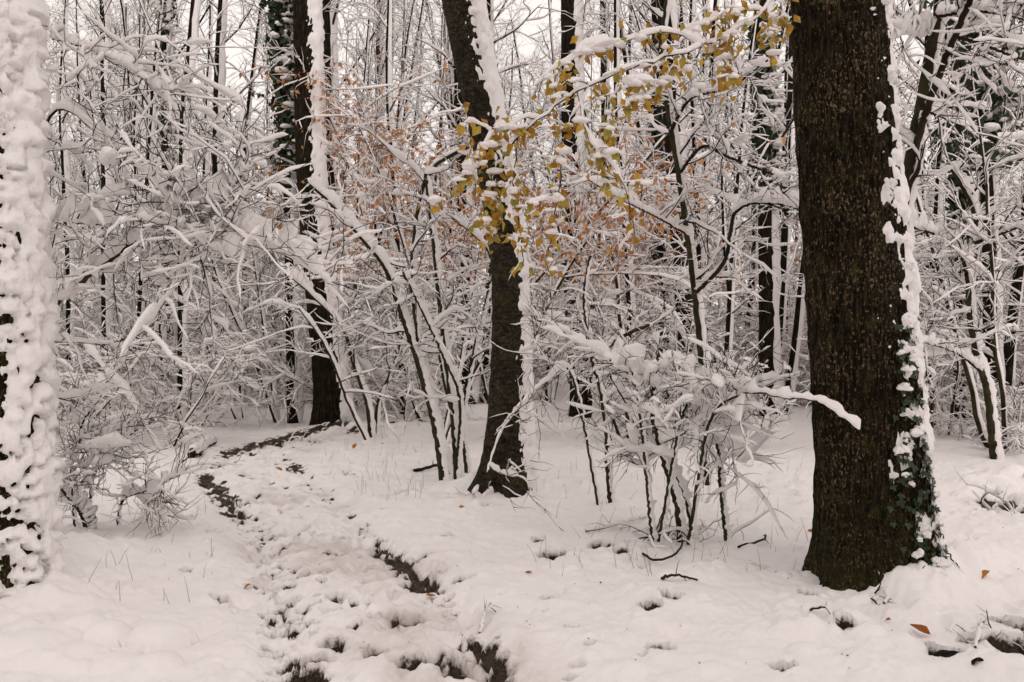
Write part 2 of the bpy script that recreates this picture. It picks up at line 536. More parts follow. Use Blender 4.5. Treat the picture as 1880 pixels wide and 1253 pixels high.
def ground_full(x, y):
    h = base_height(x, y)
    near = sstep(40, 14, y) * sstep(-6, 2, y)
    dl, il = dist_to(RUT_L, x, y)
    dr, ir = dist_to(RUT_R, x, y)
    yl, yr = RUT_L[il, 1], RUT_R[ir, 1]
    dc, _ = dist_to(PATH, x, y)
    w1 = fbm2(x * 7, y * 7, 3, 11)
    w2 = fbm2(x * 22, y * 13, 3, 13)
    lump = fbm2(x * 2.4, y * 2.4, 3, 15)
    fine = fbm2(x * 34, y * 34, 2, 19)
    inpath = sstep(0.85, 0.45, dc)
    # strength of bare mud along each rut
    sl = 0.12 + 1.0 * sstep(7.9, 8.7, yl) * sstep(11.1, 10.6, yl) + 1.25 * sstep(12.3, 12.9, yl) * sstep(17.5, 15.2, yl) + 0.25 * sstep(6.5, 4.8, yl)
    sr = 0.08 + 1.05 * sstep(5.3, 4.95, yr) + 1.1 * sstep(5.85, 6.1, yr) * sstep(7.6, 7.0, yr) + 0.95 * sstep(10.8, 11.0, yr) * sstep(11.7, 11.4, yr)
    pl = np.clip(1 - dl / (0.165 + 0.18 * sstep(12.2, 14.0, yl)), 0, 1)
    pr = np.clip(1 - dr / 0.135, 0, 1)
    mud = np.maximum(pl * sl, pr * sr)
    mud = mud + (w1 * 0.45 + w2 * 0.85 - 0.05) * (mud > 0.02) * inpath
    rut = np.maximum(sstep(0.24, 0.05, dl), sstep(0.2, 0.05, dr))
    h = h - 0.03 * inpath - 0.035 * rut * near * sstep(12, 7, y)
    h = h + near * (0.028 * lump + (0.020 - 0.004 * inpath) * w1 + (0.011 + 0.003 * inpath) * w2 + 0.032 * (1 - inpath) * sstep(0.0, 0.6, noise2(x * 5.5, y * 5.5, 61)) * np.abs(noise2(x * 13, y * 13, 62)) + 0.003 * fine + inpath * (0.010 * np.abs(noise2(x * 15, y * 11, 41)) + 0.011 * np.abs(noise2(x * 31, y * 25, 43)) - 0.006))
    for (bx, by, r, bh) in BUMPS:
        m = (np.abs(x - bx) < 2.6 * r) & (np.abs(y - by) < 2.6 * r)
        if m.any():
            q = ((x[m] - bx) ** 2 + (y[m] - by) ** 2) / (r * r)
            h[m] += bh * np.exp(-q * 1.1) * (1 + 0.35 * w1[m])
    for (bx, by, r, bh) in BALLS:                # round cushions of fallen snow
        rr_ = 1.25 * r
        m = (np.abs(x - bx) < rr_) & (np.abs(y - by) < rr_)
        if m.any():
            q = ((x[m] - bx) ** 2 + (y[m] - by) ** 2) / (r * r) * (1 + 0.5 * w1[m] + 0.3 * lump[m])
            dome = np.where(q < 1, bh * np.sqrt(np.clip(1 - q, 0, 1)) ** 0.8, -1)
            zb = base_height(np.array([bx]), np.array([by]))[0]
            h[m] = np.maximum(h[m], zb + dome)
    dmud = np.zeros_like(h)
    for (bx, by, r, dep, mu) in DENTS:
        m = (np.abs(x - bx) < 2.2 * r) & (np.abs(y - by) < 2.6 * r)
        if m.any():
            q = ((x[m] - bx) ** 2 + ((y[m] - by) * 0.8) ** 2) / (r * r) * np.clip(1 + 1.3 * w1[m] + 0.9 * w2[m], 0.2, 4)
            g = np.exp(-q ** 1.5)
            if r > 0.075 and mu > 0.4:
                dep = dep * 0.65
            h[m] -= dep * g * 1.2 * (1 + 0.6 * w2[m]) - dep * 0.18 * np.exp(-(q - 1.8) ** 2)
            if mu > 0:
                dmud[m] = np.maximum(dmud[m], mu * np.minimum(1, 1.4 * g) + 0.7 * w2[m] * (g > 0.1))
    cl = sstep(0.12, 0.5, noise2(x * 17, y * 12, 51)) + 0.7 * sstep(0.2, 0.6, noise2(x * 33, y * 26, 52))
    mud = mud * 1.25 - 0.55 * cl
    h = h + 0.012 * cl * sstep(-0.6, 0.2, mud) * inpath
    mud = np.maximum(mud, dmud)
    mud = mud + 0.25 * sstep(0.25, 0.6, fbm2(x * 6, y * 5, 3, 71)) * inpath
    mud = np.clip(mud, 0, 1.2)
    h = h - (0.045 - 0.03 * sstep(7, 11, y)) * sstep(0.25, 0.6, mud)
    dirt = inpath * sstep(0.02, 0.5, fbm2(x * 1.7 + 5, y * 1.7, 3, 31)) * 0.6 + 0.4 * sstep(0.05, 0.4, mud)
    return h, mud, dirt, dc


def G(x, y):
    """ground height under a thing"""
    h = base_height(np.array([float(x)]), np.array([float(y)]))[0]
    for (bx, by, r, bh) in BUMPS:
        h += bh * math.exp(-1.1 * ((x - bx) ** 2 + (y - by) ** 2) / (r * r))
    return float(h)


def build_ground():
    rows = np.concatenate([-np.geomspace(3, 160, 12)[::-1], np.linspace(-2, 3.1, 12), np.geomspace(3.25, 19, 470), np.geomspace(19.4, 300, 50)])
    half = 0.72 * np.maximum(rows, 3.25) + 0.5
    u = np.linspace(-1, 1, 600)
    ext = np.geomspace(0.15, 260, 16)
    X = np.concatenate([-half[:, None] - ext[::-1][None, :], half[:, None] * u[None, :], half[:, None] + ext[None, :]], 1)
    Y = np.repeat(rows[:, None], X.shape[1], 1)
    h, mud, dirt, dc = ground_full(X.ravel(), Y.ravel())
    V = np.stack([X.ravel(), Y.ravel(), h], 1)
    nr, nc = X.shape
    i = np.arange(nr * nc).reshape(nr, nc)
    Q = np.stack([i[:-1, :-1], i[:-1, 1:], i[1:, 1:], i[1:, :-1]], -1).reshape(-1, 4)
    p = V.reshape(nr, nc, 3)
    tx = np.gradient(p, axis=1)
    ty = np.gradient(p, axis=0)
    nor = unit(np.cross(tx, ty)).reshape(-1, 3)
    on_path = (dc[Q].mean(1) < 0.78)
    for nm, sel in (('ground', ~on_path), ('path', on_path)):
        q = Q[sel]
        used, inv = np.unique(q.ravel(), return_inverse=True)
        g = Geo()
        g.add(V[used], inv.reshape(-1, 4))
        me = g.mesh(nm, M_GROUND)
        for an, arr in (('mud', mud), ('dirt', dirt)):
            a = me.attributes.new(an, 'FLOAT', 'POINT')
            a.data.foreach_set('value', arr[used].astype(np.float32))
        me.normals_split_custom_set_from_vertices(nor[used].astype(np.float32))
        o = link(nm, me, None, (0, 0, 0), 'structure')
        o['label'] = 'deep soft snow over the whole forest floor' if nm == 'ground' else 'trodden snowy path with muddy ruts winding into the wood'


build_ground()

# ------------------------------------------------------------------ growing wood
SNOW_DIR = unit(np.array([0.50, -0.06, 1.0]))      # the snow came down from the right


def grow(p0, d0, L, n, jit, bend, r):
    """m strands of n points; bend is added to the direction at each step"""
    m = len(p0)
    pts = np.empty((m, n, 3))
    pts[:, 0] = p0
    d = unit(d0)
    st = (L / (n - 1))[:, None]
    b = np.asarray(bend, float)
    for i in range(1, n):
        d = unit(d + r.normal(0, jit, (m, 3)) + b / (n - 1))
        pts[:, i] = pts[:, i - 1] + d * st
    return pts


def taper(r0, n, tip=0.25):
    return r0[:, None] * (1 - (1 - tip) * np.linspace(0, 1, n)[None, :])


def sprout(pts, rad, per, t0, t1, ang, r, flat=1.0, up=0.0):
    """per shoots from each strand: start, direction, parent's radius, place on the parent"""
    m, n = pts.shape[:2]
    t = (t0 + (t1 - t0) * (np.arange(per)[None, :] + r.uniform(0.05, 0.95, (m, per))) / per)
    f = t * (n - 1)
    i = np.minimum(f.astype(int), n - 2)
    w = (f - i)[..., None]
    k = np.arange(m)[:, None]
    p = pts[k, i] * (1 - w) + pts[k, i + 1] * w
    T = unit(pts[k, i + 1] - pts[k, i])
    ra = rad[k, i] * (1 - w[..., 0]) + rad[k, i + 1] * w[..., 0]
    rv = r.normal(0, 1, p.shape)
    rv[..., 2] *= flat
    rv = unit(rv - (rv * T).sum(-1, keepdims=True) * T)
    a = np.radians(r.normal(ang, 12, t.shape))[..., None]
    d = T * np.cos(a) + rv * np.sin(a)
    d[..., 2] += up
    return p.reshape(-1, 3), unit(d).reshape(-1, 3), ra.ravel(), t.ravel()


def frames(pts):
    T = unit(np.gradient(pts, axis=1))
    best = np.argmin(np.abs(T).max(axis=1), axis=1)
    ref = np.eye(3)[best][:, None, :]
    A = unit(np.cross(T, ref))
    return T, A, np.cross(T, A)


def loft_quads(m, n, k):
    i = np.arange(m * n * k).reshape(m, n, k)
    j = np.roll(i, -1, axis=2)
    return np.stack([i[:, :-1], j[:, :-1], j[:, 1:], i[:, 1:]], -1).reshape(-1, 4)


def tubes(g, pts, rad, k):
    m, n = pts.shape[:2]
    T, A, B = frames(pts)
    th = np.arange(k) * 2 * np.pi / k
    V = pts[:, :, None] + rad[:, :, None, None] * (A[:, :, None] * np.cos(th)[:, None] + B[:, :, None] * np.sin(th)[:, None])
    g.add(V, loft_quads(m, n, k))


def snow_on(g, pts, rad, load, k, r, bare=0.1, lump=0.5, wind=1.0):
    """a bank of snow along the upper, windward side of each strand"""
    keep = r.random(len(pts)) > bare
    pts, rad = pts[keep], rad[keep]
    m, n = pts.shape[:2]
    if m == 0:
        return
    T = unit(np.gradient(pts, axis=1))
    S = unit(np.array([0.5 * wind, -0.06, 1.0]))
    Sp = S - (T @ S)[..., None] * T
    a = np.linalg.norm(Sp, axis=-1)
    U = Sp / np.maximum(a, 1e-4)[..., None]
    Wd = np.cross(T, U)
    q = np.exp(r.normal(0, 0.35, (m, 1)))
    nz = np.exp(r.normal(0, lump, (m, n)))
    nz[:, 1:-1] = 0.25 * nz[:, :-2] + 0.5 * nz[:, 1:-1] + 0.25 * nz[:, 2:]
    if n >= 14:                                  # heaps here and there
        sp = (r.random((m, n)) < 0.12) * r.uniform(0.4, 1.5, (m, n))
        sp[:, 1:-1] = np.maximum(sp[:, 1:-1], 0.7 * np.maximum(sp[:, :-2], sp[:, 2:]))
        nz = nz + sp
    hor = np.sqrt(np.clip(1 - T[..., 2] ** 2, 0, 1))
    hold = sstep(0.2, 0.8, hor)                  # steep twigs shed their snow, thick stems are plastered by the wind
    stick = np.clip(rad / 0.012 - 0.25, 0, 1)
    h = load * q * nz * hold * a ** 0.5 + np.minimum(0.75 * rad + 0.2 * load, 0.045) * stick * np.clip(a / 0.45, 0, 1) * (0.6 + 0.4 * nz)
    w = rad * np.clip(0.2 + 120 * h, 0, 0.86) + 0.30 * h * hold
    h = h + 0.6 * rad * np.clip(h / 0.004, 0, 1)
    end = np.ones(n)
    end[-1] = 0.15
    end[0] = 0.6
    h = h * end
    w = w * end
    ph = np.radians(np.linspace(-6, 186, k))
    wob = r.normal(0, 0.12, (m, n))
    c = np.cos(ph)[None, None] + wob[..., None] * np.sin(ph)
    V = (pts[:, :, None] + Wd[:, :, None] * (w[..., None] * c)[..., None]
         + U[:, :, None] * (h[..., None] * np.sin(ph) + 0.42 * rad[..., None])[..., None])
    if k >= 7:                                   # crumbly surface
        nz3 = noise3(V[..., 0] * 42, V[..., 1] * 42, V[..., 2] * 42, 9) * 0.65 + noise3(V[..., 0] * 95, V[..., 1] * 95, V[..., 2] * 95, 10) * 0.35
        V = V + (V - pts[:, :, None]) * (0.34 * nz3)[..., None]
    g.add(V, loft_quads(m, n, k))


def _ico(sub):
    import bmesh
    bm = bmesh.new()
    bmesh.ops.create_icosphere(bm, subdivisions=sub, radius=1.0)
    v = np.array([x.co[:] for x in bm.verts])
    f = np.array([[x.index for x in fa.verts] for fa in bm.faces])
    bm.free()
    return v, f


ICO = {2: _ico(2), 3: _ico(3)}


def blobs(g, centres, size, r, sub=2, flat=0.62, rough=0.3, along=None):
    """soft heaps of snow"""
    v, f = ICO[sub]
    m = len(centres)
    if m == 0:
        return
    sc = size[:, None] * np.stack([r.uniform(0.9, 1.7, m), r.uniform(0.8, 1.3, m), flat * r.uniform(0.8, 1.15, m)], 1)
    ang = r.uniform(0, 6.28, m) if along is None else np.arctan2(along[:, 1], along[:, 0])
    if along is not None:
        sc[:, 0] *= r.uniform(1.1, 1.7, m)
        sc[:, 1] *= 0.75
    off = r.uniform(0, 90, (m, 1, 3))
    q = v[None] * 1.5 + off
    nz = noise3(q[..., 0], q[..., 1], q[..., 2], 4)
    vv = v[None] * (1 + rough * 1.6 * nz[..., None]) * sc[:, None]
    low = vv[..., 2] < 0
    vv[..., 2] = np.where(low, vv[..., 2] * 0.5, vv[..., 2])
    ca, sa = np.cos(ang)[:, None], np.sin(ang)[:, None]
    vv = np.stack([vv[..., 0] * ca - vv[..., 1] * sa, vv[..., 0] * sa + vv[..., 1] * ca, vv[..., 2]], -1)
    if along is not None:                        # lie along the branch
        sl = along[:, 2] / np.maximum(np.hypot(along[:, 0], along[:, 1]), 0.2)
        loc = vv[..., 0] * np.cos(ang)[:, None] + vv[..., 1] * np.sin(ang)[:, None]
        vv[..., 2] += loc * sl[:, None]
    vv = vv + centres[:, None]
    g.add(vv, None, (f[None] + (np.arange(m) * len(v))[:, None, None]).reshape(-1, 3))


class Wood:
    """the strands of one tree, by level: 0 stems, 1 branches, 2 and 3 twigs"""

    def __init__(self, seed):
        self.r = np.random.default_rng(seed)
        self.groups = []

    def add(self, pts, rad, level, mult=1.0):
        self.groups.append((pts, rad, level, mult))
        return pts, rad

    def stem(self, pts, r0, r1, n=26, level=0, wob=0.0, mult=1.0):
        p = spline(pts, n)
        if wob:
            p[1:-1] += self.r.normal(0, wob, (n - 2, 3))
        rad = (r0 + (r1 - r0) * np.linspace(0, 1, n) ** 0.9)
        return self.add(p[None], rad[None], level, mult)

    def branches(self, par, per, t0, t1, ang, len_, n, jit, bend, level, rr=0.55, flat=1.0, up=0.0, rmin=0.0022, rmax=1.0, tip=0.25, lvar=0.35, shape=0.0):
        p, d, ra, t = sprout(par[0], par[1], per, t0, t1, ang, self.r, flat, up)
        L = len_ * np.exp(self.r.normal(0, lvar, len(p))) * (1 - shape * (t - t0) / max(t1 - t0, 1e-3))
        pts = grow(p, d, L, n, jit, bend, self.r)
        rad = taper(np.clip(ra * rr, rmin, rmax), n, tip)
        return self.add(pts, rad, level)

    def crown(self, par, dens=1.0, len1=0.9, len2=0.42, len3=0.2, t0=0.3, t1=1.0, ang=62, up=0.1, droop=-0.25, flat=0.7, n1=9, near=False, rr=0.5, shape=0.45, r2=0.0042, r3=0.0029, per3=4):
        n1 = n1 + (6 if near else 0)
        a = self.branches(par, max(1, int(round(11 * dens))), t0, t1, ang, len1, n1, 0.13, (0, 0, droop), 1, rr=rr, flat=flat, up=up, rmin=0.004, rmax=0.03, shape=shape)
        b = self.branches(a, 6, 0.15, 1.0, 48, len2, 6 if not near else 8, 0.16, (0, 0, droop), 2, rr=0.55, flat=0.7, up=0.06, rmin=r2, rmax=0.009)
        c = self.branches(b, per3, 0.15, 1.0, 46, len3, 4 if not near else 5, 0.2, (0, 0, 0.0), 3, rr=0.6, flat=0.8, up=0.05, rmin=r3, rmax=0.004)
        return a, b, c

    def meshes(self, load=0.016, sides=(8, 5, 4, 3), ks=(9, 6, 5, 5), bare=(0, .03, .12, .35), lumps=0.0, lump_size=0.04, wind=1.0, lsub=2, merge=False):
        gt, gc, gs = Geo(), Geo(), Geo()
        for pts, rad, lv, mult in self.groups:
            gw = gt if lv == 0 else gc
            tubes(gw, pts, rad, sides[lv])
            gsn = gw if merge else gs
            if merge:
                gw.mi = 1
            f = (1.0, 0.8, 0.5, 0.33)[lv] * mult
            snow_on(gsn, pts, rad, load * f, ks[lv], self.r, bare[lv], 0.5, wind)
            if lumps > 0 and lv in (1, 2):
                m, n = pts.shape[:2]
                c = self.r.poisson(lumps * m * (1.0 if lv == 1 else 0.3))
                if c:
                    i, j = self.r.integers(0, m, c), self.r.integers(1, n, c)
                    s = lump_size * np.exp(self.r.normal(0, 0.4, c)) * (1.0 if lv == 1 else 0.6)
                    T = unit(np.gradient(pts, axis=1))[i, j]
                    ok = np.abs(T[:, 2]) < 0.4
                    cc = pts[i, j] + np.array([0, 0, 1.0]) * (s * 0.2)[:, None]
                    blobs(gsn, cc[ok], s[ok], self.r, lsub, along=T[ok])
            gw.mi = 0
        return gt, gc, gs

    def build(self, root, base, bark=None, twig=None, trunk_name='trunk', crown_name='crown', **kw):
        gt, gc, gs = self.meshes(**kw)
        out = {}
        if gt.n:
            out['trunk'] = link(trunk_name, gt.mesh(trunk_name, bark or M_STEM_G, base), root)
        if gc.n:
            out['crown'] = link(crown_name, gc.mesh(crown_name, twig or M_TWIG, base), root)
        if gs.n:
            out['snow'] = link('snow', gs.mesh('snow', M_SNOW, base), root)
        return out


def px_line(rows, on_ground=False):
    """rows of (px, py, depth) to world points; the first may be set on the ground"""
    p = np.array([P(*r) for r in rows])
    if on_ground:
        p[0, 2] = G(p[0, 0], p[0, 1]) - 0.06
    return p


# ------------------------------------------------------------------ thick trunks with bark relief and plastered snow
def thick_trunk(rows, widths, seed, n=200, k=96, ridge=0.010, flare=0.35, flare_h=0.5, top_extra=4.0, smooth_bark=False, snow_half=72, snow_c=8,
                thick=0.045, pillow=0.02, edge=22, speck=1.0, lowgap=0.0, low_less=0.0, crease=0.0, pscale=(1.0, 1.0)):
    """rows: (px, py, depth) from the ground up; widths: pixel widths of the bark there. Returns base, trunk Geo, snow Geo, surface function"""
    r = np.random.default_rng(seed)
    c = np.array([np.append(P(px, py, d), w / 2 / F * d) for (px, py, d), w in zip(rows, widths)])
    c[0, 2] = G(c[0, 0], c[0, 1]) - 0.12
    dirn = unit(c[-1, :3] - c[-2, :3])
    c = np.vstack([c, np.append(c[-1, :3] + dirn * top_extra, c[-1, 3] * 0.82)])
    n_vis = n
    c = spline(c, n_vis)
    s = np.concatenate([[0], np.cumsum(np.linalg.norm(np.diff(c[:, :3], axis=0), axis=1))])
    R = c[:, 3]
    th = np.arange(k) * 2 * np.pi / k
    TH, Sg = np.meshgrid(th, s)
    Rg = np.repeat(R[:, None], k, 1)
    off = seed * 3.17
    lobes = 1 + flare * np.exp(-Sg / flare_h) * (0.65 + 0.5 * np.cos(TH * 4 + seed) + 0.25 * np.cos(TH * 7 + 2 * seed))
    cx, sy = np.cos(TH), np.sin(TH)
    circ = Rg * 2 * np.pi
    if not smooth_bark:
        fq = Rg / 0.045
        a = noise3(cx * fq + off, sy * fq, Sg * 4.2, seed)
        b = noise3(cx * fq * 2.1, sy * fq * 2.1 + off, Sg * 9.0, seed + 1)
        c3 = noise3(cx * 1.6, sy * 1.6 + off, Sg * 1.1, seed + 2)
        rel = ridge * (1.0 - 2.0 * np.abs(a)) + ridge * 0.6 * b + 0.05 * Rg * c3
    else:
        fq = Rg / 0.10
        a = noise3(cx * fq + off, sy * fq, Sg * 26, seed)
        c3 = noise3(cx * 1.6, sy * 1.6 + off, Sg * 1.4, seed + 2)
        rel = ridge * 0.5 * a + 0.07 * Rg * c3
    RB = Rg * lobes + rel
    V = np.stack([c[:, 0:1] + RB * cx, c[:, 1:2] + RB * sy, np.repeat(c[:, 2:3], k, 1)], -1)
    gt = Geo()
    gt.add(V, loft_quads(1, n_vis, k))
    # snow blown against the windward side
    dth = np.degrees(np.angle(np.exp(1j * (TH - math.radians(snow_c)))))
    arc = TH * Rg
    e1 = noise3(cx * Rg / 0.16 + off, sy * Rg / 0.16, Sg / 0.22, seed + 5)
    eh = noise3(cx * Rg / 0.22 + off, sy * Rg / 0.22, Sg / 0.085, seed + 15)
    e2 = noise3(cx * Rg / 0.035 * pscale[0], sy * Rg / 0.035 * pscale[0] + off, Sg / 0.035 * pscale[1], seed + 6)
    e3 = noise3(cx * Rg / 0.016, sy * Rg / 0.016 + off, Sg / 0.02, seed + 7)
    cov = (snow_half - low_less * sstep(3.2, 2.0, Sg) - np.abs(dth)) / edge + 0.55 * e1 + speck * (0.75 * e2 + 0.35 * e3) - 0.1 - lowgap * sstep(2.4, 0.3, Sg) * (0.24 + 0.8 * eh + 0.6 * e2)
    Sw = Sg + 0.07 * e1 + 0.02 * e2
    tw = 0.05 * noise3(cx * 3, sy * 3 + off, Sg * 9, seed + 21)
    pil = 1.7 * np.abs(noise3(cx * Rg / 0.11 * pscale[0] + tw * 9, sy * Rg / 0.11 * pscale[0] + off, Sw / 0.075 * pscale[1], seed + 8))
    pil = pil + 0.45 * np.abs(noise3(cx * Rg / 0.05 * pscale[0], sy * Rg / 0.05 * pscale[0] + off, Sg / 0.04 * pscale[1], seed + 18))
    tk = -0.014 + (thick + 0.014) * sstep(-0.45, 1.3, cov) + (pillow * (pil - 0.55) + 0.005 * e3) * sstep(0.0, 0.8, cov)
    if crease:
        tk = tk - crease * sstep(0.42, 0.05, pil - 0.25 * e2) * (0.25 + 0.75 * sstep(2.6, 0.8, Sg)) * (1 - sstep(1.3, 2.4, cov))
    RS = Rg * lobes + np.maximum(rel, -0.002) * 0.6 + tk
    sag = pillow * 0.25 * pil * sstep(0.1, 1.0, cov)
    VS = np.stack([c[:, 0:1] + RS * cx, c[:, 1:2] + RS * sy, np.repeat(c[:, 2:3], k, 1) - sag], -1)
    Q = loft_quads(1, n_vis, k)
    qs = Q[(cov.ravel()[Q] > -0.45).any(1)]
    gs = Geo()
    if len(qs):
        used, inv = np.unique(qs.ravel(), return_inverse=True)
        gs.add(VS.reshape(-1, 3)[used], inv.reshape(-1, 4))

    def surf(zz, az):
        i = int(np.argmin(np.abs(c[:, 2] - zz)))
        j = int(round((az % (2 * np.pi)) / (2 * np.pi) * k)) % k
        return V[i, j].copy(), np.array([math.cos(az), math.sin(az), 0.0])
    base = np.array([c[0, 0], c[0, 1], c[0, 2] + 0.12])
    return base, gt, gs, surf, c


def high_crown(base, c, seed, n=6, length=3.0):
    """the limbs above the picture"""
    w = Wood(seed)
    k = len(c)
    par = (c[None, int(k * 0.80):, :3], c[None, int(k * 0.80):, 3])
    a = w.branches(par, n, 0.1, 1.0, 50, length, 12, 0.1, (0, 0, 0.25), 1, rr=0.4, rmin=0.02, rmax=0.08)
    b = w.branches(a, 6, 0.2, 1.0, 48, length * 0.4, 8, 0.14, (0, 0, 0.1), 2, rr=0.45, rmin=0.006, rmax=0.03)
    w.branches(b, 5, 0.1, 1.0, 45, length * 0.18, 5, 0.18, (0, 0, 0), 3, rr=0.5, rmin=0.003, rmax=0.01)
    return w


def big_tree(name, label, cat, rows, widths, seed, bark, crown_n=6, crown_len=3.0, group=None, **kw):
    base, gt, gs, surf, c = thick_trunk(rows, widths, seed, **kw)
    root = thing(name, label, cat, base, group)
    tr = link('trunk', gt.mesh('trunk', bark, base), root)
    link('snow', gs.mesh('snow', M_SNOW_T, base), tr)
    if crown_n:
        w = high_crown(base, c, seed + 50, crown_n, crown_len)
        _, gc, gs2 = w.meshes(load=0.02)
        cr = link('crown', gc.mesh('crown', M_TWIG, base), root)
        link('snow', gs2.mesh('snow', M_SNOW, base), cr)
    return root, tr, surf, base, c


right_tree, right_trunk, right_surf, right_base, _ = big_tree(
    'oak_tree', 'massive dark furrowed trunk in the right foreground with ivy at its foot', 'tree',
    [(1612, 1085, 6.1), (1608, 1000, 6.12), (1597, 850, 6.15), (1580, 620, 6.2), (1563, 400, 6.25), (1548, 200, 6.3), (1538, 0, 6.35)],
    [215, 196, 184, 178, 172, 166, 158], 3, M_OAK, crown_n=15, crown_len=4.6, n=380, k=170, ridge=0.018, flare=0.30, flare_h=0.35, thick=0.038, pillow=0.02, snow_half=58, snow_c=12, edge=32, top_extra=3.5, low_less=-10, speck=1.7, pscale=(0.8, 0.6))  # unseen crown overhead made large to shade the foreground
left_tree, left_trunk, left_surf, left_base, _ = big_tree(
    'oak_tree', 'thick trunk at the left edge plastered with pillows of snow', 'tree',
    [(2, 1110, 5.7), (2, 1000, 5.7), (-2, 800, 5.72), (-4, 600, 5.75), (-8, 400, 5.8), (-14, 200, 5.85), (-18, 0, 5.9)],
    [168, 158, 152, 148, 146, 142, 138], 8, M_OAK, crown_n=15, crown_len=4.4, n=330, k=130, ridge=0.012, flare=0.15, flare_h=0.4, thick=0.05, pillow=0.042, snow_half=88, snow_c=4, edge=32, speck=0.9,  # crown out of view, likewise enlarged for shade on trunk and snow
    top_extra=3.5, pscale=(1.0, 1.25), lowgap=1.4, crease=0.12)
mid_tree, mid_trunk, mid_surf, mid_base, _ = big_tree(
    'cherry_tree', 'dark leaning trunk in the middle with a white snow stripe up its right side', 'tree',
    [(932, 908, 9.4), (932, 850, 9.4), (934, 700, 9.45), (932, 520, 9.5), (920, 400, 9.55), (892, 230, 9.6), (862, 80, 9.65), (840, -40, 9.7)],
    [104, 84, 70, 60, 60, 66, 70, 72], 5, M_CHERRY, crown_n=6, n=240, k=72, ridge=0.016, flare=0.7, flare_h=0.28, thick=0.045, pillow=0.02, snow_half=68, snow_c=-4, edge=26, speck=1.5, smooth_bark=True, top_extra=3.5, lowgap=0.7, low_less=18)
big_tree('oak_tree', 'dark straight trunk where the muddy path bends, snow down its right side', 'tree',
         [(611, 782, 16.0), (608, 730, 16.0), (600, 640, 16.05), (586, 520, 16.1), (575, 400, 16.2), (567, 250, 16.3), (562, 0, 16.5)],
         [76, 62, 56, 52, 50, 48, 46], 12, M_BARK, n=200, k=56, crown_n=6, flare=0.2, flare_h=0.3, thick=0.05, pillow=0.03, snow_half=72, snow_c=2, edge=22, top_extra=4, lowgap=0.8, low_less=14)
big_tree('oak_tree', 'slim dark upright trunk just right of the leaning middle trunk', 'tree',
         [(1074, 762, 18.0), (1070, 700, 18.0), (1060, 600, 18.0), (1052, 480, 18.1), (1050, 250, 18.2), (1047, 0, 18.3)],
         [54, 46, 42, 38, 36, 34], 14, M_BARK, n=170, k=48, crown_n=6, flare=0.15, flare_h=0.3, thick=0.05, pillow=0.03, snow_half=72, snow_c=0, edge=22, top_extra=4, lowgap=0.6, low_less=10)

# ------------------------------------------------------------------ named trunks farther back
def far_tree(label, rows, w0, w1, seed, ivy=0, bark=None, name='forest_tree', crown=True, load=0.02, t0=0.35, top=4.0, ivy_range=(0.2, 1.0), ivy_size=0.06, ivy_spread=1.4, dens=0.8):
    p = px_line(rows, True)
    d = rows[0][2]
    w = Wood(seed)
    p = np.vstack([p, p[-1] + unit(p[-1] - p[-2]) * top])
    r0, r1 = w0 / 2 / F * d, w1 / 2 / F * d
    st = w.stem(p, r0, r1, n=44)
    if crown:
        w.crown(st, dens=dens, len1=2.2, len2=0.9, len3=0.42, t0=t0, ang=48, up=0.35, droop=0.1, rr=0.28, r2=0.006, r3=0.004)
    root = thing(name, label, 'tree', p[0])
    parts = w.build(root, p[0], bark=bark or M_BARK, load=load, bare=(0, .02, .05, .2), sides=(14, 5, 4, 3))
    if ivy:
        g, gs = Geo(), Geo()
        rr = np.random.default_rng(seed + 900)
        pts, rad = st[0][0], st[1][0]
        t = rr.uniform(ivy_range[0], ivy_range[1], ivy) * (len(pts) - 1)
        i = np.minimum(t.astype(int), len(pts) - 2)
        f = (t - i)[:, None]
        c = pts[i] * (1 - f) + pts[i + 1] * f
        bulge = 1 + 0.5 * noise2(t * 0.9, t * 0 + seed, 3)
        az = rr.uniform(0, 6.283, ivy)
        out = np.stack([np.cos(az), np.sin(az), np.zeros(ivy)], 1)
        c = c + out * (rad[i] * (1 + (ivy_spread - 1) * np.abs(rr.normal(0, 1, ivy)) * bulge))[:, None]
        leaf_quads(g, c, out, ivy_size, rr)
        link('ivy', g.mesh('ivy', M_IVY, p[0]), root, kind='stuff')
        m = rr.random(ivy) < 0.10 * (1.0 + 1.2 * out[:, 0])
        blobs(gs, c[m] + np.array([0.02, -0.02, 0.03]), ivy_size * rr.uniform(0.35, 0.8, m.sum()), rr)
        link('ivy_snow', gs.mesh('ivy_snow', M_SNOW, p[0]), root, kind='stuff')
    return root


def leaf_quads(g, c, out, size, rr):
    """many small folded leaves: two triangles along a midrib each"""
    m = len(c)
    n = unit(out + rr.normal(0, 0.55, (m, 3)))
    t = unit(np.cross(n, rr.normal(0, 1, (m, 3))) + np.array([0, 0, -0.5]))
    b = np.cross(n, t)
    s = (size * rr.uniform(0.6, 1.25, m))[:, None]
    v = np.stack([c - t * s * 0.5, c + b * s * 0.34 + n * s * 0.16 - t * s * 0.05, c + t * s * 0.6, c - b * s * 0.34 + n * s * 0.12 - t * s * 0.05], 1)
    i = np.arange(m)[:, None] * 4
    g.add(v, None, np.concatenate([i + np.array([[0, 1, 2]]), i + np.array([[0, 2, 3]])], 1))


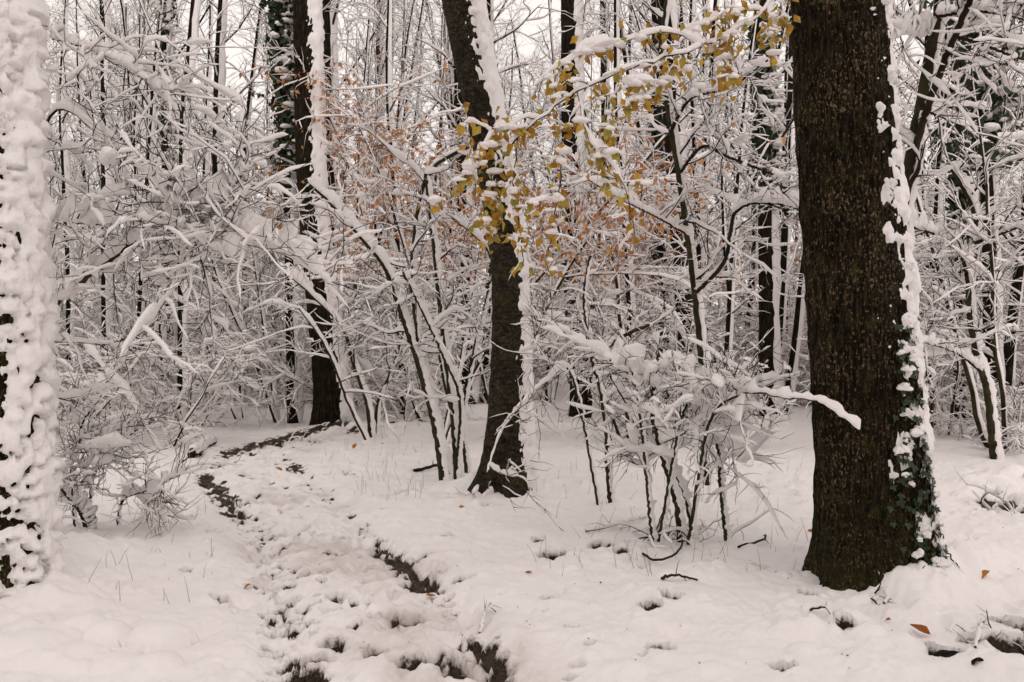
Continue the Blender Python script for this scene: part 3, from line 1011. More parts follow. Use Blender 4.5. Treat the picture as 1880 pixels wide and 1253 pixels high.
far_tree('slim dark trunk standing behind, just left of the leaning middle trunk', [(862, 695, 20), (860, 550, 20), (852, 350, 20), (846, 150, 20), (840, 0, 20)], 30, 20, 101)
far_tree('pale snow-striped trunk between the middle trunk and the massive right trunk', [(1272, 690, 17), (1262, 600, 17), (1252, 480, 17), (1240, 300, 17), (1228, 100, 17), (1222, 0, 17)], 40, 30, 102)
far_tree('ivy-clad trunk just left of the massive right trunk', [(1412, 660, 17.5), (1410, 560, 17.5), (1408, 400, 17.5), (1404, 200, 17.5), (1398, 0, 17.5)], 36, 26, 103, ivy=1500, ivy_range=(0.32, 0.62), ivy_size=0.13)
far_tree('tall trunk thickly clad in dark green ivy left of the path-bend trunk', [(540, 690, 16.8), (536, 550, 16.8), (530, 300, 16.8), (520, 100, 16.8), (514, 0, 16.8)], 26, 20, 104, ivy=2600, ivy_range=(0.36, 0.95), ivy_size=0.13, ivy_spread=1.9)
far_tree('slender ivy-flecked trunk behind the golden leaves', [(1222, 660, 19), (1220, 500, 19), (1212, 300, 19), (1206, 0, 19)], 26, 18, 105, ivy=1100, ivy_range=(0.2, 0.6), ivy_size=0.12)
far_tree('snow-whitened slim trunk right beside the path-bend trunk at the top', [(615, 740, 19), (612, 500, 19), (608, 250, 19), (602, 0, 19)], 26, 20, 106, load=0.05)
far_tree('thin dark trunk left of centre with a branch fork high up', [(332, 745, 16), (334, 500, 16), (336, 230, 16), (346, 120, 16), (357, 0, 16)], 15, 11, 107)
far_tree('slim dark trunk nearest the snow-pillowed left trunk', [(196, 720, 20), (194, 500, 20), (193, 200, 20), (190, 0, 20)], 17, 13, 108)
far_tree('ivy-speckled slim trunk in the upper left', [(316, 720, 22), (312, 500, 22), (306, 250, 22), (304, 0, 22)], 22, 15, 109, ivy=1000, ivy_range=(0.3, 0.95), ivy_size=0.12, ivy_spread=1.6)
far_tree('slim trunk left of the tall ivy-clad trunk', [(398, 725, 21), (398, 500, 21), (398, 250, 21), (402, 100, 21), (408, 0, 21)], 18, 13, 110)
far_tree('dark trunk whose top shows above the golden leaf bough', [(1262, 680, 28), (1256, 400, 28), (1248, 100, 28), (1244, 0, 28)], 34, 28, 111)
far_tree('dark reddish trunk standing in the upper middle behind orange leaves', [(694, 700, 30), (694, 400, 30), (696, 100, 30), (698, 0, 30)], 16, 12, 112, bark=M_RUST)
far_tree('bushy evergreen ivy-smothered tree in the upper right corner', [(1822, 690, 14.5), (1818, 500, 14.5), (1812, 300, 14.5), (1806, 100, 14.5), (1800, 0, 14.5)], 30, 20, 113, ivy=3800, ivy_range=(0.38, 0.92), ivy_size=0.16, ivy_spread=3.6)
far_tree('stout dark trunk half hidden by branches right of the massive trunk', [(1772, 700, 17), (1770, 560, 17), (1762, 350, 17), (1752, 0, 17)], 40, 28, 114, ivy=500, ivy_range=(0.15, 0.5), ivy_size=0.13)
far_tree('slim trunk leaning in the gap above the golden leaves', [(1130, 690, 30), (1122, 500, 30), (1112, 250, 30), (1108, 0, 30)], 18, 12, 115)

# ------------------------------------------------------------------ saplings and shrubs drawn one by one
def px_shrub(name, label, cat, stems, seed, dens=0.8, load=0.02, lumps=0.25, lump_size=0.035, bark=None, twig=None, crown_kw=None, near=True, extra=None, bare=(0, .06, .32, .72), group=None, wind=1.0):
    w = Wood(seed)
    base = None
    for k, row_ in enumerate(stems):
        rows, w0, w1 = row_[:3]
        mult = row_[3] if len(row_) > 3 else 1.0
        grounded = rows[0][1] >= 690
        p = px_line(rows, grounded)
        if base is None:
            base = p[0].copy()
        d = rows[0][2]
        st = w.stem(p, w0 / 2 / F * d, w1 / 2 / F * rows[-1][2], n=80 if near else 36, level=0 if grounded else 1, wob=0.003, mult=mult * (1.0 if grounded else 1.5))
        kw = dict(dens=dens, len1=0.75, len2=0.34, len3=0.16, t0=0.36 if grounded else 0.1, near=near, droop=-0.1)
        kw.update(crown_kw or {})
        if len(row_) > 4:
            kw['t1'] = row_[4]
        w.crown(st, **kw)
    if extra:
        extra(w)
    root = thing(name, label, cat, base, group)
    parts = w.build(root, base, bark=bark, twig=twig, load=load * 0.85, lumps=lumps, lump_size=lump_size, bare=bare, ks=(9, 7, 5, 4) if near else (8, 6, 5, 4), sides=(9, 5, 3, 3), wind=wind, lsub=2)
    return root, w, parts, base


px_shrub('hazel_shrub', 'many-stemmed snowy shrub leaning left beside the leaning middle trunk', 'shrub', [
    ([(815, 890, 10.1), (802, 800, 10.1), (777, 700, 10.1), (752, 620, 10.0), (722, 530, 9.9), (700, 480, 9.8), (650, 420, 9.7), (600, 365, 9.6), (560, 330, 9.5)], 15, 8),
    ([(840, 880, 10.3), (832, 760, 10.3), (818, 650, 10.4), (806, 540, 10.4), (795, 430, 10.4), (788, 370, 10.4), (782, 320, 10.4)], 13, 8),
    ([(826, 870, 10.5), (790, 730, 10.5), (768, 620, 10.6), (757, 500, 10.6), (764, 410, 10.6), (778, 340, 10.5), (805, 300, 10.4), (860, 270, 10.2)], 13, 7),
    ([(858, 860, 10.6), (850, 760, 10.6), (872, 640, 10.6), (892, 560, 10.7), (902, 480, 10.7), (880, 440, 10.7), (830, 400, 10.7)], 9, 5),
    ([(836, 862, 10.2), (845, 740, 10.2), (812, 650, 10.0), (770, 560, 9.8), (740, 500, 9.6)], 9, 5)],
    201, dens=0.75, load=0.03, lumps=0.19, lump_size=0.038)
px_shrub('hazel_shrub', 'slender snowy shrub fanning out just right of the path-bend trunk', 'shrub', [
    ([(682, 812, 13.8), (674, 740, 13.8), (650, 670, 13.8), (628, 600, 13.7), (570, 540, 13.6), (505, 480, 13.4)], 11, 5),
    ([(690, 806, 14.0), (694, 740, 14.0), (715, 690, 14.0), (742, 600, 14.0), (730, 480, 14.0)], 8, 5),
    ([(678, 812, 13.6), (640, 740, 13.5), (600, 640, 13.2), (545, 560, 13.0)], 8, 4)],
    202, dens=0.8, load=0.028, lumps=0.17, lump_size=0.038, near=False)
px_shrub('hazel_sapling', 'tall curved sapling with snow-heaped forks behind the golden leaves', 'sapling', [
    ([(1300, 900, 9.8), (1292, 800, 9.8), (1287, 650, 9.8), (1276, 540, 9.7), (1262, 430, 9.6), (1246, 320, 9.4), (1226, 200, 9.3), (1214, 90, 9.2), (1230, -30, 9.2)], 15, 9),
    ([(1276, 540, 9.7), (1330, 480, 9.4), (1355, 385, 9.2), (1440, 375, 8.9), (1490, 400, 8.7)], 9, 6),
    ([(1246, 320, 9.4), (1290, 270, 9.2), (1340, 290, 9.0), (1420, 320, 8.8)], 7, 4),
    ([(1262, 430, 9.6), (1210, 400, 9.3), (1150, 370, 9.0), (1080, 330, 8.8)], 7, 4),
    ([(1232, 240, 9.3), (1270, 180, 9.2), (1340, 160, 9.1), (1410, 110, 8.9)], 8, 5)],
    203, dens=0.75, load=0.034, lumps=0.25, lump_size=0.045)
px_shrub('bramble_shrub', 'dark tangled shrub heaped with snow, left of the massive right trunk', 'shrub', [
    ([(1250, 1010, 7.1), (1243, 930, 7.1), (1217, 840, 7.1), (1200, 760, 7.1), (1203, 690, 7.1), (1214, 640, 7.0)], 13, 8),
    ([(1335, 1012, 7.1), (1326, 920, 7.1), (1319, 830, 7.1), (1316, 740, 7.1), (1330, 680, 7.0)], 9, 5),
    ([(1272, 1000, 7.2), (1262, 930, 7.2), (1235, 860, 7.3), (1170, 770, 7.4), (1120, 690, 7.4)], 8, 5),
    ([(1262, 1005, 7.0), (1285, 860, 6.9), (1310, 760, 6.7), (1370, 722, 6.4), (1440, 730, 6.0), (1500, 737, 5.75), (1545, 764, 5.6), (1577, 790, 5.55)], 8, 3, 1.1, 0.6),
    ([(1206, 700, 7.1), (1260, 745, 7.0), (1310, 790, 6.9), (1370, 850, 6.8)], 7, 4, 1.7),
    ([(1200, 760, 7.1), (1165, 700, 7.0), (1120, 660, 6.9)], 7, 5, 1.8)],
    204, dens=0.5, load=0.046, lumps=0.28, lump_size=0.041, crown_kw=dict(len1=0.5, len2=0.28, len3=0.13, droop=-0.2))
px_shrub('hazel_sapling', 'thin upright sapling in front of the slim trunk with a snowy crossbranch', 'sapling', [
    ([(1122, 945, 8.5), (1116, 860, 8.5), (1112, 780, 8.5), (1098, 700, 8.5), (1082, 640, 8.5), (1072, 540, 8.5), (1085, 470, 8.5)], 10, 5),
    ([(1086, 655, 8.5), (1112, 640, 8.4), (1150, 615, 8.3), (1192, 597, 8.2)], 9, 6),
    ([(1086, 655, 8.5), (1040, 622, 8.4), (1005, 632, 8.3), (972, 640, 8.2)], 6, 3),
    ([(1102, 710, 8.5), (1050, 690, 8.3), (1000, 700, 8.1), (955, 745, 7.9), (918, 795, 7.8), (893, 868, 7.7)], 6, 4)],
    205, dens=0.35, load=0.026, lumps=0.19, lump_size=0.038, twig=M_TWIG_R, crown_kw=dict(len1=0.5))
px_shrub('forked_sapling', 'forked sapling rising behind the right edge of the massive trunk', 'sapling', [
    ([(1625, 930, 7.6), (1640, 700, 7.6), (1652, 500, 7.6), (1668, 320, 7.6), (1690, 200, 7.5), (1716, 60, 7.4), (1740, -80, 7.4)], 26, 20),
    ([(1668, 318, 7.6), (1702, 200, 7.4), (1748, 80, 7.2), (1792, -20, 7.0), (1840, -90, 7.0)], 15, 10),
    ([(1722, 30, 7.3), (1790, 20, 7.1), (1850, 28, 6.9), (1900, 40, 6.8)], 9, 6),
    ([(1760, 70, 7.1), (1800, 80, 6.9), (1850, 100, 6.7), (1900, 115, 6.6)], 7, 4),
    ([(1700, 60, 7.4), (1660, 60, 7.0), (1620, 85, 6.9)], 6, 4)],
    206, dens=0.55, load=0.036, lumps=0.17, lump_size=0.045, crown_kw=dict(len1=0.8))
px_shrub('hazel_sapling', 'crooked sapling on the far right with an arching snowy side branch', 'sapling', [
    ([(1826, 846, 11.9), (1813, 720, 11.9), (1790, 640, 11.9), (1779, 540, 11.9), (1794, 440, 11.9), (1782, 370, 11.9), (1740, 300, 11.8)], 16, 8),
    ([(1790, 445, 11.9), (1840, 428, 11.7), (1900, 405, 11.5)], 9, 5),
    ([(1779, 525, 11.9), (1765, 470, 11.7), (1722, 432, 11.5), (1662, 412, 11.3)], 10, 6),
    ([(1800, 680, 11.9), (1760, 650, 11.7), (1715, 632, 11.5), (1670, 625, 11.4)], 7, 4)],
    207, dens=0.75, load=0.034, lumps=0.19, lump_size=0.045)
px_shrub('hazel_sapling', 'bare leaning sapling just right of the massive trunk', 'sapling', [
    ([(1752, 762, 18.0), (1735, 690, 18.0), (1716, 600, 18.0), (1700, 480, 18.0), (1690, 380, 18.0)], 15, 9)],
    208, dens=1.0, load=0.04, lumps=0.17, lump_size=0.060, near=False, crown_kw=dict(len1=1.2, len2=0.6, len3=0.3))
px_shrub('laden_sapling', 'sapling beside the left trunk, its boughs bowed under thick heaped snow', 'sapling', [
    ([(45, 1040, 6.6), (62, 800, 6.6), (98, 575, 6.6), (160, 510, 6.5), (240, 448, 6.4), (300, 385, 6.3), (335, 310, 6.3)], 16, 7, 1.7),
    ([(236, 450, 6.4), (340, 408, 6.3), (430, 422, 6.2), (510, 456, 6.1), (585, 505, 6.1)], 9, 4, 1.7),
    ([(40, 900, 6.6), (55, 400, 6.6), (100, 205, 6.6), (200, 262, 6.5), (300, 345, 6.4), (400, 392, 6.3), (480, 445, 6.2)], 9, 4, 1.2),
    ([(105, 400, 6.5), (170, 412, 6.4), (260, 408, 6.3), (350, 430, 6.2), (430, 470, 6.1)], 7, 3, 1.5),
    ([(300, 350, 6.4), (345, 390, 6.3), (395, 385, 6.2), (460, 300, 6.1)], 7, 3, 1.7),
    ([(95, 70, 6.6), (150, 85, 6.5), (220, 115, 6.4), (300, 170, 6.3)], 5, 2.5)],
    209, dens=0.9, load=0.036, lumps=0.30, lump_size=0.053, crown_kw=dict(len1=0.62, len2=0.32, len3=0.15, droop=-0.35), bare=(0, .05, .35, .75))
px_shrub('low_shrub', 'low twiggy bush buried in snow at the foot of the left trunk', 'shrub', [
    ([(165, 985, 7.6), (150, 940, 7.5), (110, 890, 7.4), (95, 860, 7.3)], 14, 9, 1.6),
    ([(215, 975, 7.8), (225, 920, 7.8), (270, 900, 7.7), (330, 872, 7.6)], 6, 3),
    ([(160, 960, 7.8), (170, 880, 7.8), (200, 830, 7.8), (250, 790, 7.8)], 7, 3),
    ([(140, 955, 7.7), (130, 850, 7.7), (150, 780, 7.7), (190, 720, 7.7)], 7, 3)],
    210, dens=0.8, load=0.034, lumps=0.39, lump_size=0.064, twig=M_TWIG_R, crown_kw=dict(len1=0.38, len2=0.24, len3=0.13))
px_shrub('hazel_sapling', 'lone slim sapling standing on the bank left of the muddy path', 'sapling', [
    ([(307, 762, 17.5), (300, 690, 17.5), (296, 600, 17.5), (292, 500, 17.5), (285, 400, 17.5)], 11, 6)],
    211, dens=1.1, load=0.035, lumps=0.14, lump_size=0.060, near=False, crown_kw=dict(len1=1.2, len2=0.55, len3=0.3))
px_shrub('hazel_sapling', 'bent sapling left of the path, near the left trunk', 'sapling', [
    ([(206, 802, 14.5), (203, 740, 14.5), (200, 690, 14.5), (230, 650, 14.4), (290, 620, 14.2)], 9, 5)],
    212, dens=1.0, load=0.035, lumps=0.22, lump_size=0.053, near=False, crown_kw=dict(len1=0.9, len2=0.5, len3=0.25))

px_shrub('broken_sapling', 'short broken dark stub behind the bent sapling left of the path', 'sapling', [
    ([(236, 770, 15.5), (243, 700, 15.5), (250, 650, 15.5)], 9, 6)],
    213, dens=0.4, load=0.03, lumps=0.1, lump_size=0.05, near=False, crown_kw=dict(len1=0.5, len2=0.3, len3=0.2))

# ------------------------------------------------------------------ the understorey and the wood behind it: a few kinds, many individuals
def proto_sapling(seed, h, stems, lean, dens, l1, load, r0, leaves=0, spread=0.3, up=0.12, droop=-0.3, t0=0.22):
    w = Wood(seed)
    r = w.r
    for s in range(stems):
        a = r.uniform(0, 6.28)
        off = np.array([math.cos(a), math.sin(a), 0]) * 0.09 * (stems > 1)
        d = np.array([lean[0] + math.cos(a) * spread, lean[1] + math.sin(a) * spread, 1.0])
        pts = grow((off + np.array([0, 0, -0.1]))[None], d[None], np.array([h * r.uniform(0.75, 1.1)]), 18, 0.06, (-0.25 * lean[0], 0, 0.05), r)
        rad = taper(np.array([r0 * r.uniform(0.7, 1.1)]), 18, 0.3)
        w.add(pts, rad, 0)
        w.crown((pts, rad), dens=dens, len1=l1, len2=l1 * 0.48, len3=l1 * 0.24, t0=t0, up=up, droop=droop, rr=0.5, r2=0.0065, r3=0.0046, shape=0.5, per3=6)
    gt, gc, gs = w.meshes(load=load * 1.2, lumps=0.12, lump_size=0.06, bare=(0, .03, .08, .25), sides=(7, 4, 3, 3), ks=(7, 5, 5, 4), merge=True)
    me = [('trunk', gt.mesh('trunk', [M_STEM_G, M_SNOW_F])), ('crown', gc.mesh('crown', [M_TWIG, M_SNOW_F]))]
    if leaves:
        g = Geo()
        c = [gp[0][:, gp[0].shape[1] // 2:].reshape(-1, 3) for gp in w.groups if gp[2] in (2, 3)]
        c = np.vstack(c)
        c = c[(c[:, 2] > 2.3) & (noise3(c[:, 0] * 1.4, c[:, 1] * 1.4, c[:, 2] * 1.8, seed) > -0.3)]
        c = c[r.choice(len(c), min(leaves, len(c)), replace=False)] + r.normal(0, 0.02, (min(leaves, len(c)), 3)) + np.array([0, 0, -0.03])
        leaf_quads(g, c, r.normal(0, 1, (len(c), 3)), 0.078, r)
        me.append(('foliage', g.mesh('foliage', M_ORANGE)))
    return me


def proto_tall(seed, h, r0, dens, l1, load, lean=(0, 0), fork=False):
    dens = dens * 0.68
    w = Wood(seed)
    r = w.r
    pts = grow(np.array([[0, 0, -0.2]]), np.array([[lean[0], lean[1], 1.0]]), np.array([h]), 26, 0.025, (0, 0, 0.1), r)
    rad = taper(np.array([r0]), 26, 0.28)
    par = w.add(pts, rad, 0)
    if fork:
        q = w.branches(par, 3, 0.28, 0.6, 22, h * 0.5, 16, 0.04, (0, 0, 0.35), 0, rr=0.7, rmax=r0)
        w.crown(q, dens=dens * 0.6, len1=l1, len2=l1 * 0.45, len3=l1 * 0.22, t0=0.15, ang=42, up=0.35, droop=0.15, rr=0.4, r2=0.0075, r3=0.0055)
    w.crown(par, dens=dens, len1=l1, len2=l1 * 0.45, len3=l1 * 0.22, t0=0.22, ang=50, up=0.35, droop=0.12, rr=0.38, r2=0.0075, r3=0.0055)
    gt, gc, gs = w.meshes(load=load, lumps=0.04, lump_size=0.07, bare=(0, .03, .08, .28), sides=(9, 4, 3, 3), ks=(8, 5, 4, 4), merge=True)
    return [('trunk', gt.mesh('trunk', [M_BARK, M_SNOW_F])), ('crown', gc.mesh('crown', [M_TWIG, M_SNOW_F]))]


ZONES = [(150, 'behind the snow-pillowed left trunk'), (330, 'right of the snow-pillowed left trunk'), (520, 'left of the path-bend trunk'), (690, 'close behind the path-bend trunk'),
         (860, 'left of the leaning middle trunk'), (1010, 'behind the leaning middle trunk'), (1170, 'behind the slim upright trunk'), (1330, 'behind the tangled dark shrub'),
         (1480, 'left of the massive right trunk'), (1690, 'behind the massive right trunk'), (9999, 'right of the massive right trunk')]


def place_words(x, y, depths):
    px = 940 + F * x / max(y, 1.0)
    zone = next(z for lim, z in ZONES if px < lim)
    dep = next(w for lim, w in depths if y < lim)
    return dep + ' ' + zone


def place(protos, name, looks, cat, group, spots, r, depths, smin=0.85, smax=1.2, tilt=0.05):
    for (x, y, k) in spots:
        lab = looks[k % len(protos)] + ' ' + place_words(x, y, depths)
        root = thing(name, lab, cat, (x, y, G(x, y)), group)
        s = r.uniform(smin, smax)
        root.scale = (s, s * (1 if r.random() < 0.5 else -1), s * r.uniform(0.9, 1.12))
        root.rotation_euler = (r.normal(0, tilt), r.normal(0, tilt), r.uniform(-0.5, 0.5))
        for nm, me in protos[k % len(protos)]:
            o = link(nm, me, root)
            if nm == 'foliage':
                o['kind'] = 'stuff'


def scatter(r, n, y0, y1, half, gap, avoid, tries=40):
    out = []
    for _ in range(n * tries):
        if len(out) >= n:
            break
        y = math.sqrt(r.uniform(y0 * y0, y1 * y1))
        x = r.uniform(-1, 1) * (half * y + 1.2)
        if avoid(x, y):
            continue
        g = gap * (0.7 + y / 40)
        if any((x - a) ** 2 + (y - b) ** 2 < g * g for a, b, _ in out[-160:]):
            continue
        out.append((x, y, int(r.integers(0, 1000))))
    return out


def off_path(x, y):
    d = np.hypot(PATH[:, 0] - x, PATH[:, 1] - y).min()
    return d < (1.3 if y < 16.5 else 0.7)


def open_glade(x, y):
    if off_path(x, y):
        return True
    px = 940 + F * x / y
    if y < 12.5 and 380 < px < 1480:       # the open snow between the trunks
        return True
    if y < 10.5 and px < 380:
        return True
    if y < 16 and 330 < px < 640:
        return True
    for (tp, td, tw) in ((595, 16, 80), (1060, 18, 75), (862, 20, 30), (1260, 17, 30), (1410, 17.5, 30), (930, 20, 34), (535, 16.8, 30)):   # nothing stands right before the named trunks
        if y < td and abs(px - tp) < tw:
            return True
    if y < 9 and px > 1700:
        return True
    return False


rs = np.random.default_rng(77)
SAP = [proto_sapling(300, 3.4, 1, (0.05, 0), 1.2, 0.95, 0.028, 0.028),
       proto_sapling(301, 2.6, 3, (-0.1, 0), 0.7, 0.75, 0.028, 0.018),
       proto_sapling(302, 4.4, 2, (-0.25, 0), 0.9, 1.05, 0.03, 0.032),
       proto_sapling(303, 3.8, 1, (0.2, 0.1), 1.3, 1.1, 0.03, 0.03),
       proto_sapling(304, 5.0, 2, (0.1, 0), 0.9, 1.1, 0.03, 0.036),
       proto_sapling(305, 3.0, 2, (-0.3, 0.1), 1.0, 0.9, 0.03, 0.024, spread=0.45),
       proto_sapling(306, 4.6, 1, (-0.15, -0.1), 1.5, 1.2, 0.03, 0.034)]
SHR = [proto_sapling(320, 1.3, 4, (0, 0), 0.6, 0.55, 0.028, 0.012, spread=0.6, t0=0.1),
       proto_sapling(321, 1.7, 4, (0.1, 0), 0.55, 0.6, 0.03, 0.013, spread=0.5, t0=0.1),
       proto_sapling(322, 1.0, 5, (-0.1, 0), 0.5, 0.5, 0.03, 0.010, spread=0.8, t0=0.1)]
BEE = [proto_sapling(340, 4.8, 2, (0.05, 0), 1.0, 1.1, 0.03, 0.034, leaves=2200, spread=0.2),
       proto_sapling(341, 5.6, 1, (-0.1, 0), 1.6, 1.3, 0.03, 0.04, leaves=2200)]
TAL = [proto_tall(360, 15, 0.11, 3.0, 1.9, 0.035), proto_tall(361, 13, 0.085, 2.6, 1.7, 0.035, (0.06, 0), True),
       proto_tall(362, 17, 0.14, 3.2, 2.2, 0.04, (-0.05, 0)), proto_tall(363, 12, 0.07, 2.4, 1.5, 0.035, (-0.08, 0.03), True),
       proto_tall(364, 14, 0.10, 2.8, 2.0, 0.035, (0.03, 0))]
DEP = [(17, 'in front of the thicket,'), (23, 'in the thicket,'), (99, 'deep in the thicket,')]
place(SAP, 'understorey_sapling', ['straight snowy sapling', 'small many-stemmed snowy sapling', 'tall left-leaning two-stemmed snowy sapling', 'right-leaning snowy sapling', 'tall two-stemmed snowy sapling',
                                   'low sprawling snowy sapling', 'tall bushy snowy sapling'], 'sapling', 'snowy saplings of the thicket',
      scatter(rs, 138, 11.5, 30, 0.60, 0.55, open_glade), rs, DEP)
place(SHR, 'thicket_shrub', ['waist-high snowy shrub', 'upright snowy shrub', 'low wide snowy shrub'], 'shrub', 'low snowy shrubs of the thicket',
      scatter(rs, 90, 12.5, 28, 0.60, 0.5, open_glade), rs, DEP)
bx = [P(px, 0, d)[:2] for px, d in ((800, 13.2), (775, 17), (905, 12.6), (1350, 17), (1440, 24), (900, 24), (1135, 22), (845, 14.6), (1180, 27), (640, 22), (1640, 25))]
place(BEE, 'beech_sapling', ['two-stemmed orange-leaved young beech', 'single-stemmed orange-leaved young beech'], 'sapling', 'orange-leaved young beeches',
      [(x, y, i) for i, (x, y) in enumerate(bx)], rs, DEP)
TL = ['tall straight snow-dusted tree', 'slim forked snow-dusted tree', 'tall stout snow-dusted tree', 'slim left-leaning forked tree', 'tall thin snow-dusted tree']
DEP2 = [(30, 'at the front of the wood,'), (42, 'in the wood'), (99, 'far back in the wood')]
place(TAL, 'tall_thin_tree', TL, 'tree', 'tall thin trees of the wood behind',
      scatter(rs, 90, 19, 52, 0.62, 0.8, off_path), rs, DEP2, 0.8, 1.15, 0.03)
POL = [proto_tall(380, 10, 0.075, 0.9, 1.1, 0.03, (-0.04, 0)), proto_tall(381, 11, 0.065, 0.8, 1.0, 0.03, (0.05, 0)), proto_tall(382, 9, 0.055, 0.9, 1.0, 0.03, (0.0, 0.02), True)]
PL = ['dark slim pole tree', 'slender right-leaning pole tree', 'thin forked pole tree']
pp = ((445, 22), (482, 26), (655, 20), (742, 18), (772, 24), (1005, 21), (1160, 17), (1185, 23), (1330, 15.5), (1362, 21), (1440, 18), (1705, 16), (1845, 15), (1870, 20), (250, 19), (130, 22), (905, 27), (1100, 26), (1290, 19), (700, 27), (825, 21), (270, 26), (365, 24))
place(POL, 'pole_tree', PL, 'tree', 'slim dark pole trees', [(*P(px, 0, d)[:2], i) for i, (px, d) in enumerate(pp)], rs, DEP, 0.85, 1.15, 0.03)
# unseen trees carry the wood on behind the camera, added to shade the foreground
for i in range(48):
    x, y = rs.uniform(-14, 14), rs.uniform(-16, -1.0)
    if abs(x) < 2.0 and y > -4:
        continue
    k = int(rs.integers(0, 5))
    root = thing('tall_thin_tree', TL[k] + ' of the unseen wood behind the viewer, added for shade', 'tree', (x, y, G(x, y)), 'unseen trees added behind the viewer for shade')
    root.rotation_euler = (0, 0, rs.uniform(-0.6, 0.6))
    for nm, me in TAL[k]:
        link(nm, me, root)

# ------------------------------------------------------------------ the bough of golden leaves
def leaf_mesh(name, mat, seed, L=0.075, W=0.055, toothed=True):
    """one broad pointed leaf hanging down -Z from its stalk: two halves folded on the midrib, edge waved"""
    r = np.random.default_rng(seed)
    t = np.array([0.0, 0.12, 0.32, 0.55, 0.78, 1.0])
    wd = np.array([0.05, 0.62, 1.0, 0.88, 0.5, 0.02]) * W * 0.5
    curl = r.uniform(-1.1, 1.3)
    yb = curl * L * 0.35 * t ** 2
    mid = np.stack([0 * t, yb, -t * L - 0.012], 1)
    fold = r.uniform(0.15, 0.95)
    le = mid + np.stack([-wd, fold * wd + r.normal(0, 0.003, 6), 0.12 * wd + r.normal(0, 0.002, 6)], 1)
    ri = mid + np.stack([wd, fold * wd + r.normal(0, 0.003, 6), 0.12 * wd + r.normal(0, 0.002, 6)], 1)
    st = np.array([[0.0008, 0, 0], [-0.0008, 0, 0], [0, 0, -0.014]])
    g = Geo()
    i = np.arange(5)
    g.add(np.vstack([le, mid, ri]), np.concatenate([np.stack([i, i + 6, i + 7, i + 1], 1), np.stack([i + 6, i + 12, i + 13, i + 7], 1)]))
    g.add(st, None, [[0, 1, 2]])
    return g.mesh(name, mat)


GOLD = [leaf_mesh('leaf', M_GOLD, 400 + i, L=0.07 + 0.012 * (i % 3), W=0.052 + 0.006 * (i % 2)) for i in range(7)]


